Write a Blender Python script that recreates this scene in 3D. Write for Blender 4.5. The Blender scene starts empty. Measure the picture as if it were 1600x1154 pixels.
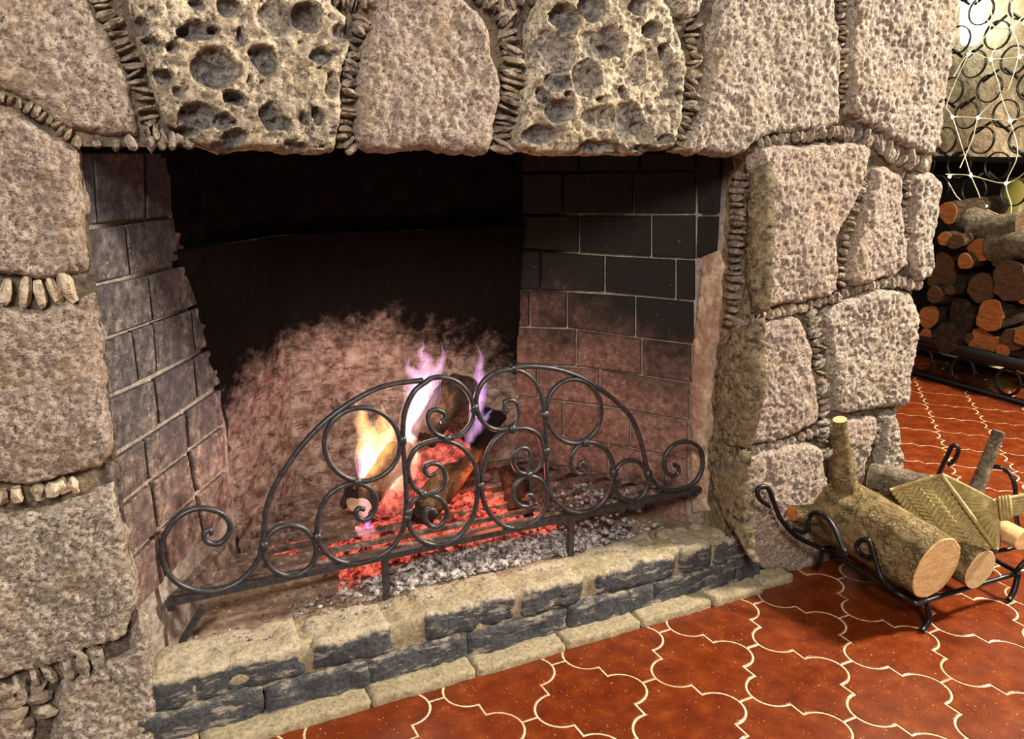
import bpy, math, random
import numpy as np
from mathutils import Vector, Matrix
random.seed(7)
S = bpy.context.scene
COL = S.collection

# ------------------------------------------------------------------ camera
FPX, CX, CY, H = 1287.03, 800.0, 577.0, 0.9
XA = np.array([0.89613425, -0.10833862, 0.43035585])
YA = np.array([-0.44372768, -0.23406269, 0.86505515])
ZA = np.array([0.00701137, -0.96616634, -0.25782443])
RM = np.stack([XA, YA, ZA])
cam = bpy.data.cameras.new('camera'); cam.lens = FPX / 1600 * 36; cam.sensor_width = 36
cam.clip_start = 0.02
co = bpy.data.objects.new('camera', cam); COL.objects.link(co)
m = Matrix.Identity(4)
for i in range(3):
    m[i][0] = RM[i][0]; m[i][1] = -RM[i][1]; m[i][2] = -RM[i][2]
m[2][3] = H
co.matrix_world = m
S.camera = co
S.view_settings.view_transform = 'Standard'; S.view_settings.look = 'None'
S.view_settings.gamma = 1; S.view_settings.exposure = 0.0
S.view_settings.use_curve_mapping = False
# ------------------------------------------------------------------ world and lights
w = bpy.data.worlds.new('world'); S.world = w; w.use_nodes = True
w.node_tree.nodes['Background'].inputs[0].default_value = (1.0, 0.86, 0.70, 1)
w.node_tree.nodes['Background'].inputs[1].default_value = 0.20

def area(name, loc, target, size, power, col):
    l = bpy.data.lights.new(name, 'AREA'); l.size = size; l.energy = power; l.color = col
    o = bpy.data.objects.new(name, l); COL.objects.link(o); o.location = loc
    o.rotation_euler = (Vector(target) - Vector(loc)).to_track_quat('-Z', 'Y').to_euler()
    return o
area('ceiling_lamp_key', (3.0, 0.50, 1.95), (1.0, 1.2, 0.3), 0.28, 190, (1.0, 0.87, 0.72))
area('added_fill_light', (-0.7, -1.3, 2.3), (0.4, 1.2, 0.4), 0.6, 98, (1.0, 0.89, 0.82))  # unseen fill, added to brighten the stone fronts from the left
area('added_wall_wash', (2.95, 2.1, 2.35), (3.4, 2.1, 1.0), 0.3, 14, (1.0, 0.86, 0.6))  # unseen light, added to wash the far wall and the firewood top

def point(name, loc, power, col, r=0.05):
    l = bpy.data.lights.new(name, 'POINT'); l.energy = power; l.color = col; l.shadow_soft_size = r
    o = bpy.data.objects.new(name, l); COL.objects.link(o); o.location = loc
point('fire_glow', (0.50, 1.46, 0.42), 1.9, (1.0, 0.60, 0.44), 0.07)
point('fire_glow_violet', (0.30, 1.50, 0.36), .15, (1.0, 0.40, 0.62), 0.06)
point('ember_glow', (0.66, 1.42, 0.25), .6, (1.0, 0.20, 0.10), 0.03)

# ------------------------------------------------------------------ geometry helpers
def ray(px, py):
    return RM @ np.array([px - CX, py - CY, FPX])
def onz(px, py, z):
    r = ray(px, py); t = (z - H) / r[2]; return np.array([r[0]*t, r[1]*t, z])
def ony(px, py, y):
    r = ray(px, py); t = y / r[1]; return np.array([r[0]*t, y, H + r[2]*t])
def onx(px, py, x):
    r = ray(px, py); t = x / r[0]; return np.array([x, r[1]*t, H + r[2]*t])
def onp(px, py, p0, n):
    r = ray(px, py); o = np.array([0, 0, H]); t = np.dot(np.array(p0) - o, n) / np.dot(r, n)
    return o + r*t
def project(P):
    v = RM.T @ (np.array(P) - np.array([0, 0, H]))
    return (CX + FPX*v[0]/v[2], CY + FPX*v[1]/v[2], v[2])

def _hash(ix, iy, iz, seed):
    n = (ix.astype(np.int64)*374761393 + iy.astype(np.int64)*668265263 + iz.astype(np.int64)*1274126177 + seed*9176131) & 0xffffffff
    n = ((n ^ (n >> 13)) * 1274126177) & 0xffffffff
    n = (n ^ (n >> 16)) & 0xffffff
    return n / float(0xffffff)
def vnoise(P, seed=0):
    P = np.asarray(P, float); i = np.floor(P); f = P - i; f = f*f*(3-2*f)
    i = i.astype(np.int64); r = 0
    for dx in (0, 1):
        for dy in (0, 1):
            for dz in (0, 1):
                wgt = (f[..., 0] if dx else 1-f[..., 0])*(f[..., 1] if dy else 1-f[..., 1])*(f[..., 2] if dz else 1-f[..., 2])
                r = r + wgt*_hash(i[..., 0]+dx, i[..., 1]+dy, i[..., 2]+dz, seed)
    return r*2-1
def fbm(P, freq, octv=4, seed=0, gain=0.5):
    P = np.asarray(P, float); a, s, r = 1.0, freq, 0
    for k in range(octv):
        r = r + a*vnoise(P*s + 17.3*k, seed+k); a *= gain; s *= 2.03
    return r

def mesh(name, verts, faces, mat=None, smooth=False):
    me = bpy.data.meshes.new(name)
    me.from_pydata([tuple(v) for v in verts], [], [tuple(f) for f in faces]); me.update()
    if mat: me.materials.append(mat)
    if smooth: me.polygons.foreach_set('use_smooth', [True]*len(me.polygons))
    return me
WL = {}
def place(name, me, loc, parent=None, rot=None, scale=None):
    o = bpy.data.objects.new(name, me); COL.objects.link(o)
    loc = Vector(loc); WL[o.name] = loc
    if parent is not None:
        o.parent = parent; o.location = loc - WL[parent.name]
    else: o.location = loc
    if rot: o.rotation_euler = rot
    if scale: o.scale = scale
    return o
def add(name, verts, faces, mat, parent=None, smooth=False, origin=None):
    V = np.asarray(verts, float)
    c = V.mean(0) if origin is None else np.asarray(origin, float)
    return place(name, mesh(name, (V-c).tolist(), faces, mat, smooth), c, parent)
def tag(o, label=None, cat=None, group=None, kind=None):
    if label: o['label'] = label
    if cat: o['category'] = cat
    if group: o['group'] = group
    if kind: o['kind'] = kind
    return o
def empty(name, loc, label=None, cat=None, group=None, parent=None):
    o = bpy.data.objects.new(name, None); COL.objects.link(o); o.empty_display_size = .05
    WL[o.name] = Vector(loc)
    if parent is not None: o.parent = parent; o.location = Vector(loc) - WL[parent.name]
    else: o.location = loc
    return tag(o, label, cat, group)

class MB:
    def __init__(s): s.v = []; s.f = []; s.n = 0
    def put(s, V, F):
        V = [tuple(v) for v in V]; s.v += V; s.f += [tuple(i + s.n for i in f) for f in F]; s.n += len(V)
    def obj(s, name, mat, parent=None, smooth=False): return add(name, s.v, s.f, mat, parent, smooth)

def smooth_path(P, n=8, closed=False):
    P = np.array(P, float); N = len(P); out = []
    rng = range(N if closed else N-1)
    for i in rng:
        p0 = P[(i-1) % N] if (closed or i > 0) else P[0]*2-P[1]
        p1 = P[i]; p2 = P[(i+1) % N]
        p3 = P[(i+2) % N] if (closed or i+2 < N) else P[-1]*2-P[-2]
        for k in range(n):
            t = k/n
            out.append(.5*((2*p1)+(-p0+p2)*t+(2*p0-5*p1+4*p2-p3)*t*t+(-p0+3*p1-3*p2+p3)*t**3))
    if not closed: out.append(P[-1])
    return np.array(out)
def tube(P, r, seg=8, closed=False, up=(0, 1, 0), flat=1.0, cap=True):
    """swept bar; r scalar or list; flat = ratio of the section along 'up'"""
    P = np.array(P, float); N = len(P); R = np.full(N, r) if np.isscalar(r) else np.array(r, float)
    T = np.zeros_like(P)
    if closed: T = np.roll(P, -1, 0) - np.roll(P, 1, 0)
    else: T[1:-1] = P[2:]-P[:-2]; T[0] = P[1]-P[0]; T[-1] = P[-1]-P[-2]
    T /= np.linalg.norm(T, axis=1)[:, None] + 1e-12
    up = np.array(up, float); V = []; F = []
    for i in range(N):
        a = np.cross(T[i], up)
        if np.linalg.norm(a) < 1e-3: a = np.cross(T[i], (1, .3, 0))
        a /= np.linalg.norm(a); b = np.cross(a, T[i])
        for k in range(seg):
            q = 2*math.pi*(k+.5)/seg
            V.append(P[i] + R[i]*(math.cos(q)*a + math.sin(q)*b*flat))
    for i in range(N if closed else N-1):
        j = (i+1) % N
        for k in range(seg):
            l = (k+1) % seg; F.append((i*seg+k, i*seg+l, j*seg+l, j*seg+k))
    if not closed and cap:
        F.append(tuple(range(seg))); F.append(tuple((N-1)*seg+k for k in reversed(range(seg))))
    return V, F

def inside_dist(P, poly):
    """signed distance (positive inside) of 2-D points to polygon"""
    poly = np.array(poly, float); n = len(poly); d = np.full(len(P), 1e9); ins = np.zeros(len(P), bool)
    for i in range(n):
        a = poly[i]; b = poly[(i+1) % n]; e = b-a; L = e@e + 1e-15
        t = np.clip(((P-a)@e)/L, 0, 1); q = a + t[:, None]*e
        d = np.minimum(d, np.hypot(*(P-q).T))
        c = ((a[1] > P[:, 1]) != (b[1] > P[:, 1]))
        with np.errstate(divide='ignore', invalid='ignore'):
            xi = (b[0]-a[0])*(P[:, 1]-a[1])/(b[1]-a[1]) + a[0]
        ins ^= c & (P[:, 0] < xi)
    return np.where(ins, d, -d)
def heightstone(name, poly, frame, mat, parent, step=0.0026, edge=0.0040, drop=0.034, amp=1.0, wob=0.0045, pits=None, seed=0, thick=None, proud=0.0, bulge=0.002):
    """rock with an outline (in plane coordinates u,v) and a displaced, worn surface. frame=(origin,U,V,N)"""
    O, U, Vv, N = [np.array(a, float) for a in frame]
    poly = np.array(poly, float)
    lo = poly.min(0)-.012; hi = poly.max(0)+.012
    nu = int((hi[0]-lo[0])/step)+2; nv = int((hi[1]-lo[1])/step)+2
    uu, vv = np.meshgrid(lo[0]+np.arange(nu)*step, lo[1]+np.arange(nv)*step, indexing='ij')
    P = np.stack([uu.ravel(), vv.ravel()], 1)
    P3 = np.concatenate([P, np.full((len(P), 1), seed*3.7)], 1)
    d = inside_dist(P, poly) + wob*fbm(P3, 24, 4, seed+5, .6) + .0012
    dd = np.maximum(d, 0)
    h = proud - drop*np.exp(-dd/edge) + bulge*(1-np.exp(-dd/.06))
    h = h + amp*(.0060*fbm(P3, 8, 3, seed) + .0016*fbm(P3, 50, 2, seed+11) + .0022*fbm(P3, 150, 2, seed+21))
    h = h - amp*.0016*np.clip(fbm(P3, 95, 3, seed+31)-.25, 0, 1)*3*np.clip(.5+fbm(P3, 14, 2, seed+41), 0, 1)
    if pits is not None:
        q = P + .006*np.stack([fbm(P3, 30, 2, 71), fbm(P3, 30, 2, 77)], 1)
        for (cu, cv, ru, rv, dep) in pits:
            e = np.sqrt(((q[:, 0]-cu)/ru)**2 + ((q[:, 1]-cv)/rv)**2)
            prof = np.where(e < 1, np.sqrt(np.clip(1-e**2.4, 0, 1)), 0)
            h = h - dep*prof + dep*.10*np.exp(-((e-1.08)/.14)**2)
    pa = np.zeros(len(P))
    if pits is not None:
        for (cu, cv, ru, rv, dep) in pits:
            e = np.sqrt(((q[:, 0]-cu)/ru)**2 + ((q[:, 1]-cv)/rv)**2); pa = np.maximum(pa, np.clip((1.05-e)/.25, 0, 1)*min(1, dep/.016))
    h = np.where(d < 0, np.minimum(h, -drop*.9+d*2), h)
    g = np.stack(np.gradient(d.reshape(nu, nv), step), -1).reshape(-1, 2); g2 = np.maximum((g**2).sum(1), .25)
    mv = np.where(d < -.001, (-.001-d)/g2, 0)[:, None]; mv = np.clip(g*mv, -2*step, 2*step); P = P + mv
    X = O + P[:, :1]*U + P[:, 1:]*Vv + h[:, None]*N
    idx = np.arange(nu*nv).reshape(nu, nv)
    keep = (d > -1.5*step).reshape(nu, nv)
    kc = keep[:-1, :-1] & keep[1:, :-1] & keep[1:, 1:] & keep[:-1, 1:]
    a, b, c, e2 = idx[:-1, :-1][kc], idx[1:, :-1][kc], idx[1:, 1:][kc], idx[:-1, 1:][kc]
    F = np.stack([a, b, c, e2], 1)
    if np.dot(np.cross(U, Vv), N) < 0: F = F[:, ::-1]
    used = np.unique(F); rm = np.full(nu*nv, -1); rm[used] = np.arange(len(used))
    o = add(name, X[used], rm[F].tolist(), mat, parent, True)
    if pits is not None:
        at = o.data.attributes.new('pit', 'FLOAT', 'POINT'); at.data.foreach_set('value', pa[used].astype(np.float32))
    return o

def rough_box(x0, x1, y0, y1, z0, z1, n=(8, 4, 4), r=.008, amp=.002, freq=60, seed=0, frame=None):
    lo = np.array([x0, y0, z0]); hi = np.array([x1, y1, z1]); pts = {}; V = []; F = []
    def vid(i, j, k):
        key = (i, j, k)
        if key not in pts:
            pts[key] = len(V); V.append(lo + (hi-lo)*np.array([i/n[0], j/n[1], k/n[2]]))
        return pts[key]
    for k, flip in ((0, 1), (n[2], 0)):
        for i in range(n[0]):
            for j in range(n[1]):
                q = [vid(i, j, k), vid(i+1, j, k), vid(i+1, j+1, k), vid(i, j+1, k)]; F.append(q[::-1] if flip else q)
    for j, flip in ((0, 0), (n[1], 1)):
        for i in range(n[0]):
            for k in range(n[2]):
                q = [vid(i, j, k), vid(i+1, j, k), vid(i+1, j, k+1), vid(i, j, k+1)]; F.append(q[::-1] if flip else q)
    for i, flip in ((0, 1), (n[0], 0)):
        for j in range(n[1]):
            for k in range(n[2]):
                q = [vid(i, j, k), vid(i, j+1, k), vid(i, j+1, k+1), vid(i, j, k+1)]; F.append(q[::-1] if flip else q)
    V = np.array(V); r = min(r, *(0.49*(hi-lo)))
    inner = np.clip(V, lo+r, hi-r); dv = V-inner; L = np.linalg.norm(dv, axis=1)[:, None]
    nrm = dv/np.maximum(L, 1e-9); V = inner + nrm*r*(L > 1e-9)
    V = V + nrm*(amp*fbm(V + seed*1.37, freq, 3, seed))[:, None]
    return V, F

# ------------------------------------------------------------------ materials
class NT:
    def __init__(s, name):
        s.m = bpy.data.materials.new(name); s.m.use_nodes = True; s.t = s.m.node_tree
        s.b = s.t.nodes['Principled BSDF']; s.out = s.t.nodes['Material Output']
        s.pos = s.node('ShaderNodeNewGeometry').outputs['Position']
        s.rnd = s.node('ShaderNodeObjectInfo').outputs['Random']
    def node(s, k, **kw):
        n = s.t.nodes.new(k)
        for a, b in kw.items(): setattr(n, a, b)
        return n
    def link(s, a, b):
        if isinstance(a, (int, float)): b.default_value = a
        elif isinstance(a, tuple): b.default_value = (*a, 1) if len(a) == 3 and b.type == 'RGBA' else a
        else: s.t.links.new(a, b)
    def noise(s, scale, det=4, rough=.55, vec=None, dist=0, off=None):
        n = s.node('ShaderNodeTexNoise'); n.inputs['Scale'].default_value = scale
        n.inputs['Detail'].default_value = det; n.inputs['Roughness'].default_value = rough; n.inputs['Distortion'].default_value = dist
        s.link(vec if vec is not None else s.pos, n.inputs['Vector']); return n.outputs['Fac']
    def voro(s, scale, feat='F1', vec=None, out='Distance'):
        n = s.node('ShaderNodeTexVoronoi', feature=feat); n.inputs['Scale'].default_value = scale
        s.link(vec if vec is not None else s.pos, n.inputs['Vector']); return n.outputs[out]
    def ramp(s, fac, stops):
        n = s.node('ShaderNodeValToRGB'); e = n.color_ramp.elements
        while len(e) < len(stops): e.new(.5)
        for i, (p, c) in enumerate(stops):
            e[i].position = p; e[i].color = (c, c, c, 1) if isinstance(c, (int, float)) else (*c, 1)
        s.link(fac, n.inputs[0]); return n.outputs[0]
    def mix(s, f, a, b, mode='MIX'):
        n = s.node('ShaderNodeMix', data_type='RGBA', blend_type=mode)
        s.link(f, n.inputs[0]); s.link(a, n.inputs[6]); s.link(b, n.inputs[7]); return n.outputs[2]
    def math(s, op, a, b=0.0, c=0.0, clamp=False):
        n = s.node('ShaderNodeMath', operation=op, use_clamp=clamp)
        s.link(a, n.inputs[0]); s.link(b, n.inputs[1])
        if op in ('MULTIPLY_ADD', 'SMOOTH_MIN'): s.link(c, n.inputs[2])
        return n.outputs[0]
    def sep(s, v=None):
        n = s.node('ShaderNodeSeparateXYZ'); s.link(v if v is not None else s.pos, n.inputs[0]); return n.outputs
    def scalev(s, v, sc):
        n = s.node('ShaderNodeMapping'); n.inputs['Scale'].default_value = sc; s.link(v, n.inputs['Vector']); return n.outputs[0]
    def bump(s, h, strength=.5, dist=.01):
        n = s.node('ShaderNodeBump'); n.inputs['Strength'].default_value = strength; n.inputs['Distance'].default_value = dist
        s.link(h, n.inputs['Height']); s.t.links.new(n.outputs[0], s.b.inputs['Normal'])
    def base(s, c, rough=.9, metal=0, spec=None):
        s.link(c, s.b.inputs['Base Color']); s.link(rough, s.b.inputs['Roughness']); s.b.inputs['Metallic'].default_value = metal
        if spec is not None: s.b.inputs['Specular IOR Level'].default_value = spec
        return s
    def smoothstep(s, v, a, b):
        n = s.node('ShaderNodeMapRange', interpolation_type='SMOOTHSTEP')
        s.link(v, n.inputs[0]); n.inputs[1].default_value = a; n.inputs[2].default_value = b; return n.outputs[0]

def stone_mat(name, light, mid, dark, fine=110, spec=.45, warm=(.52, .38, .20), pit=False):
    t = NT(name)
    a = t.noise(fine, 5, .75); b = t.noise(14, 3, .5); c = t.noise(fine*.35, 4, .7, dist=.6)
    col = t.ramp(a, [(.36, dark), (.455, mid), (.53, light), (.70, tuple(min(1, x*1.2) for x in light))])
    vo = t.voro(fine*1.15); col = t.mix(t.math('MULTIPLY', t.math('MULTIPLY', t.ramp(vo, [(.10, 1), (.26, 0)]), t.ramp(t.noise(28, 3, .6), [(.42, 0), (.6, 1)])), .6), col, dark)
    col = t.mix(t.math('MULTIPLY', t.ramp(c, [(.40, 1), (.54, 0)]), .75), col, tuple(x*.9 for x in mid))
    col = t.mix(t.math('MULTIPLY', t.ramp(b, [(.5, 0), (.72, 1)]), .35), col, warm)
    col = t.mix(t.math('MULTIPLY', t.rnd, .30), col, t.mix(1.0, col, (.80, .74, .76), 'MULTIPLY'))
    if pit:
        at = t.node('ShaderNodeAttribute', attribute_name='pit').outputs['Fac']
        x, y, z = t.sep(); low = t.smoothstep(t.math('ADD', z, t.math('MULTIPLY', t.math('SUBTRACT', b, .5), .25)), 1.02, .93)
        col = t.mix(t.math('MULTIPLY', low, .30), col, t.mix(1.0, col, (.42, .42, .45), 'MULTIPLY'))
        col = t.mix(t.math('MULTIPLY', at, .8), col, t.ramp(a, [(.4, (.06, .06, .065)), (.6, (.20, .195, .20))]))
    t.base(col, .95, spec=.2)
    hgt = t.math('ADD', t.math('MULTIPLY', a, 1.0), t.math('MULTIPLY', c, .9))
    hgt = t.math('ADD', hgt, t.math('MULTIPLY', t.ramp(vo, [(0, 0), (.3, 1)]), .35))
    t.bump(hgt, 1.0, .009)
    return t.m
M = {}
M['stone'] = stone_mat('rough_pink_stone', (.66, .565, .47), (.36, .28, .22), (.10, .075, .06), fine=165)
M['stone_grey'] = stone_mat('rough_grey_stone', (.68, .61, .50), (.34, .285, .225), (.09, .075, .065), fine=150)
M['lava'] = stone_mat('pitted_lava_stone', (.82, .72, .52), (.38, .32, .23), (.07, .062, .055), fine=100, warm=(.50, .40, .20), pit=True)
M['reveal'] = stone_mat('shaded_jamb_stone', (.30, .25, .15), (.16, .13, .08), (.04, .035, .025), fine=60, warm=(.22, .16, .06))  # surround stone with the shade of the jamb side put into its colour
M['chip'] = stone_mat('stone_chip', (.40, .345, .27), (.22, .185, .145), (.08, .065, .05), fine=60)
M['chip_pale'] = stone_mat('pale_stone_chip', (.78, .68, .50), (.55, .46, .33), (.2, .16, .12), fine=60)
M['mortar'] = stone_mat('joint_mortar', (.19, .155, .115), (.10, .08, .06), (.035, .03, .025), fine=70)

def soot_mix(t, col, sootcol=(.012, .011, .012), zmid=.60, spread=.14, cx=.52, wide=.42, clean=True):
    """soot deposit on firebox masonry: heavy high up, burnt off around the fire bed"""
    x, y, z = t.sep()
    n = t.noise(9, 5, .65); n2 = t.noise(45, 4, .7)
    v = t.math('ADD', z, t.math('MULTIPLY', t.math('SUBTRACT', n, .5), .30))
    v = t.math('ADD', v, t.math('MULTIPLY', t.math('SUBTRACT', n2, .5), .16))
    dx = t.math('ABSOLUTE', t.math('SUBTRACT', x, cx))
    v = t.math('ADD', v, t.math('MULTIPLY', t.math('MULTIPLY', dx, dx), wide))
    f = t.smoothstep(v, zmid-spread, zmid+spread)
    return t.mix(f, col, sootcol), f

t = NT('firebox_brick_left')
a = t.noise(55, 5, .75); b = t.noise(9, 3, .6, vec=t.scalev(t.pos, (1, 1, .35)))
col = t.ramp(a, [(.34, (.03, .028, .028)), (.48, (.105, .096, .088)), (.60, (.23, .21, .185)), (.74, (.50, .46, .40))])
col = t.mix(t.math('MULTIPLY', t.ramp(b, [(.42, 0), (.62, 1)]), .7), col, (.055, .048, .055))
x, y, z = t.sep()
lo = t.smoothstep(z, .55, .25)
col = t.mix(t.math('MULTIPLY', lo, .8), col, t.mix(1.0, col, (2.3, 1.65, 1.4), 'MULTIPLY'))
wh = t.ramp(t.noise(150, 2, .6), [(.68, 0), (.73, .7)]); col = t.mix(wh, col, (.50, .47, .44))
col = t.mix(t.math('MULTIPLY', t.rnd, .4), col, t.mix(1.0, col, (.65, .62, .66), 'MULTIPLY'))
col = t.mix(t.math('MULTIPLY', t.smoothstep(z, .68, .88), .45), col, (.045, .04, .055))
t.base(col, .85, spec=.2); t.bump(a, .9, .008); M['brick_left'] = t.m

t = NT('firebox_brick_right')
a = t.noise(60, 5, .75); b = t.noise(120, 2, .6)
col = t.ramp(a, [(.3, (.10, .055, .045)), (.5, (.25, .145, .11)), (.7, (.42, .27, .21))])
col = t.mix(t.ramp(b, [(.66, 0), (.72, .75)]), col, (.55, .46, .38))
col, f = soot_mix(t, col, (.022, .019, .016), .49, .13, .80, .8)
col = t.mix(t.ramp(b, [(.70, 0), (.74, .5)]), col, (.22, .19, .15))
col = t.mix(t.math('MULTIPLY', t.rnd, .4), col, t.mix(1.0, col, (.6, .6, .62), 'MULTIPLY'))
t.base(col, .85, spec=.15); t.bump(a, .9, .007); M['brick_right'] = t.m

t = NT('firebox_mortar')
a = t.noise(80, 4, .7)
col = t.ramp(a, [(.3, (.17, .14, .12)), (.6, (.40, .35, .30)), (.8, (.56, .50, .43))])
x, y, z = t.sep()
col = t.mix(t.smoothstep(z, .74, .88), col, (.03, .025, .025))
inb = t.math('MULTIPLY', t.smoothstep(x, .10, .16), t.smoothstep(x, .95, .90))
col = t.mix(t.math('MULTIPLY', inb, t.smoothstep(z, .50, .62)), col, (.012, .010, .010))
t.base(col, .95, spec=.1); t.bump(a, .6, .006); M['fire_mortar'] = t.m

t = NT('firebox_back')
a = t.noise(42, 7, .78, dist=.3); b = t.noise(12, 4, .6, vec=t.scalev(t.pos, (1, 1, 3)))
col = t.ramp(a, [(.36, (.08, .053, .043)), (.45, (.30, .215, .17)), (.54, (.52, .41, .33)), (.68, (.72, .61, .51))])
col = t.mix(t.ramp(t.noise(30, 5, .75, vec=t.scalev(t.pos, (1, 1, 4)), dist=.5), [(.56, 0), (.62, .8)]), col, (.10, .06, .045))
col = t.mix(t.math('MULTIPLY', t.ramp(b, [(.5, 0), (.66, 1)]), .55), col, (.22, .14, .10))
col, f = soot_mix(t, col, (.010, .0075, .0065), .52, .07, .48, 1.15)
t.base(col, .95, spec=.05); t.bump(t.math('ADD', a, t.math('MULTIPLY', b, .5)), 1.0, .014); M['fire_back'] = t.m

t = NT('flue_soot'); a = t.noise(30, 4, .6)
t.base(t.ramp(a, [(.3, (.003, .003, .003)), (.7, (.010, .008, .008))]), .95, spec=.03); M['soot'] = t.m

t = NT('flaking_plaster')
a = t.noise(45, 5, .7); b = t.noise(10, 3, .6)
col = t.ramp(a, [(.3, (.19, .14, .09)), (.5, (.42, .32, .21)), (.68, (.66, .56, .42))])
col = t.mix(t.ramp(b, [(.45, 0), (.6, .7)]), col, (.26, .14, .09))
t.base(col, .95); t.bump(a, .6, .006); M['plaster'] = t.m

def dusty(name, dustlow, dusthigh, dark=(.050, .052, .056), dust=(.44, .38, .265)):
    """dark slate coloured face with pale plaster smears, sandy dust worn onto the top"""
    t = NT(name); x, y, z = t.sep()
    a = t.noise(22, 5, .7, vec=t.scalev(t.pos, (1, 1, 3.5))); b = t.noise(120, 4, .75); c = t.noise(40, 4, .7)
    d0 = t.mix(t.ramp(a, [(.54, 0), (.63, .75)]), t.ramp(b, [(.3, tuple(v*.5 for v in dark)), (.7, tuple(v*2.1 for v in dark))]), (.40, .36, .28))
    sand = t.ramp(b, [(.30, tuple(v*.45 for v in dust)), (.5, dust), (.75, tuple(min(1, v*1.35) for v in dust))])
    zz = t.math('ADD', z, t.math('MULTIPLY', t.math('SUBTRACT', t.math('ADD', t.math('MULTIPLY', c, .5), t.math('MULTIPLY', t.noise(14, 4, .7), .5)), .5), .060))
    f = t.smoothstep(zz, dustlow, dusthigh)
    t.base(t.mix(f, d0, sand), .92, spec=.25); t.bump(t.math('ADD', b, t.math('MULTIPLY', c, .8)), .7, .006)
    return t.m
M['hearth_brick'] = dusty('hearth_brick', .104, .113)
M['low_brick'] = dusty('low_course_brick', .060, .072)
t = NT('sandy_ledge'); a = t.noise(130, 4, .75); b = t.noise(16, 4, .6)
col = t.ramp(a, [(.3, (.17, .14, .08)), (.5, (.36, .305, .19)), (.75, (.54, .47, .32))])
col = t.mix(t.math('MULTIPLY', t.ramp(b, [(.5, 0), (.7, 1)]), .5), col, (.24, .20, .11))
t.base(col, .95, spec=.2); t.bump(a, .6, .005); M['ledge'] = t.m
t = NT('hearth_dust'); a = t.noise(90, 5, .8); b = t.noise(14, 4, .6); x, y, z = t.sep()
col = t.ramp(a, [(.3, (.12, .085, .06)), (.5, (.36, .27, .18)), (.7, (.55, .45, .32))])
col = t.mix(t.math('MULTIPLY', t.ramp(b, [(.48, 0), (.62, 1)]), .6), col, (.19, .11, .085))
t.base(col, .95, spec=.2); t.bump(a, .8, .008); M['dust'] = t.m

t = NT('red_clay_tile'); a = t.noise(26, 5, .6); b = t.noise(210, 2, .5); c = t.noise(5, 3, .55)
col = t.ramp(a, [(.3, (.100, .014, .003)), (.55, (.165, .028, .004)), (.75, (.25, .055, .010))])
col = t.mix(t.math('MULTIPLY', t.rnd, .45), col, t.mix(1.0, col, (.72, .66, .7), 'MULTIPLY'))
col = t.mix(t.ramp(b, [(.685, 0), (.72, .6)]), col, (.80, .50, .32))
t.base(col, t.ramp(c, [(.3, .22), (.7, .40)]), spec=.38); t.bump(t.noise(60, 4, .6), .08, .003); M['tile'] = t.m
t = NT('cream_grout'); a = t.noise(140, 3, .7); b = t.noise(7, 3, .6)
t.base(t.mix(t.ramp(b, [(.52, 0), (.68, .7)]), t.ramp(a, [(.3, (.42, .32, .18)), (.6, (.78, .66, .42))]), (.42, .18, .10)), .85); M['grout'] = t.m

t = NT('wrought_iron'); a = t.noise(120, 3, .6)
t.base(t.ramp(a, [(.3, (.030, .031, .033)), (.7, (.085, .087, .09))]), .42, metal=.55); t.bump(a, .15, .002); M['iron'] = t.m
t = NT('ashy_iron'); a = t.noise(60, 4, .7)
t.base(t.ramp(a, [(.35, (.06, .045, .035)), (.55, (.20, .155, .12)), (.68, (.50, .43, .36))]), .7, metal=.3); M['grate_iron'] = t.m
t = NT('black_iron'); t.base((.012, .011, .012), .38, metal=.4); M['black_iron'] = t.m

def bark(name, c1, c2, c3, sc=1.0, plates=.6, burnt=False):
    t = NT(name); tc = t.node('ShaderNodeTexCoord').outputs['Object']
    a = t.noise(46*sc, 6, .8, vec=t.scalev(tc, (1, .45, 1)), dist=.5)
    wob = t.node('ShaderNodeMix', data_type='VECTOR'); wob.inputs[0].default_value = .03
    n = t.node('ShaderNodeTexNoise'); n.inputs['Scale'].default_value = 40; t.link(tc, n.inputs['Vector'])
    t.link(tc, wob.inputs[4]); t.link(n.outputs['Color'], wob.inputs[5])
    vo = t.voro(95*sc, 'DISTANCE_TO_EDGE', vec=t.scalev(wob.outputs[1], (1, .62, 1)))
    crack = t.math('MAXIMUM', t.ramp(vo, [(.0, 0), (.13, 1)]), t.ramp(t.noise(24, 3, .6, vec=tc), [(.45, 0), (.6, 1)]))
    col = t.ramp(a, [(.3, c1), (.5, c2), (.70, c3)])
    col = t.mix(t.math('MULTIPLY', t.math('SUBTRACT', 1.0, crack), plates), col, tuple(x*.45 for x in c1))
    if burnt:
        ox, oy, oz = t.sep(tc); nb = t.noise(22, 4, .6, vec=tc)
        v = t.math('ADD', oy, t.math('MULTIPLY', t.math('SUBTRACT', nb, .5), .22))
        col = t.mix(t.smoothstep(v, .075, .035), col, (.010, .008, .007)); col = t.mix(t.smoothstep(v, .19, .24), col, (.012, .009, .008))
    t.base(col, .9, spec=.25); t.bump(t.math('ADD', t.math('MULTIPLY', crack, .6*plates), a), 1.0, .010); return t.m
M['bark'] = bark('green_brown_bark', (.085, .058, .022), (.24, .175, .075), (.47, .37, .19))
M['bark_grey'] = bark('grey_bark', (.07, .055, .035), (.20, .165, .11), (.40, .35, .25))
M['bark_dark'] = bark('dark_bark', (.015, .009, .005), (.055, .032, .017), (.13, .085, .045))
M['char'] = bark('charred_wood', (.008, .006, .005), (.035, .022, .014), (.15, .095, .05), .8, .2)
M['charbrown'] = bark('scorched_wood', (.015, .008, .005), (.12, .07, .035), (.42, .30, .14), .8, .2, True)
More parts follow.
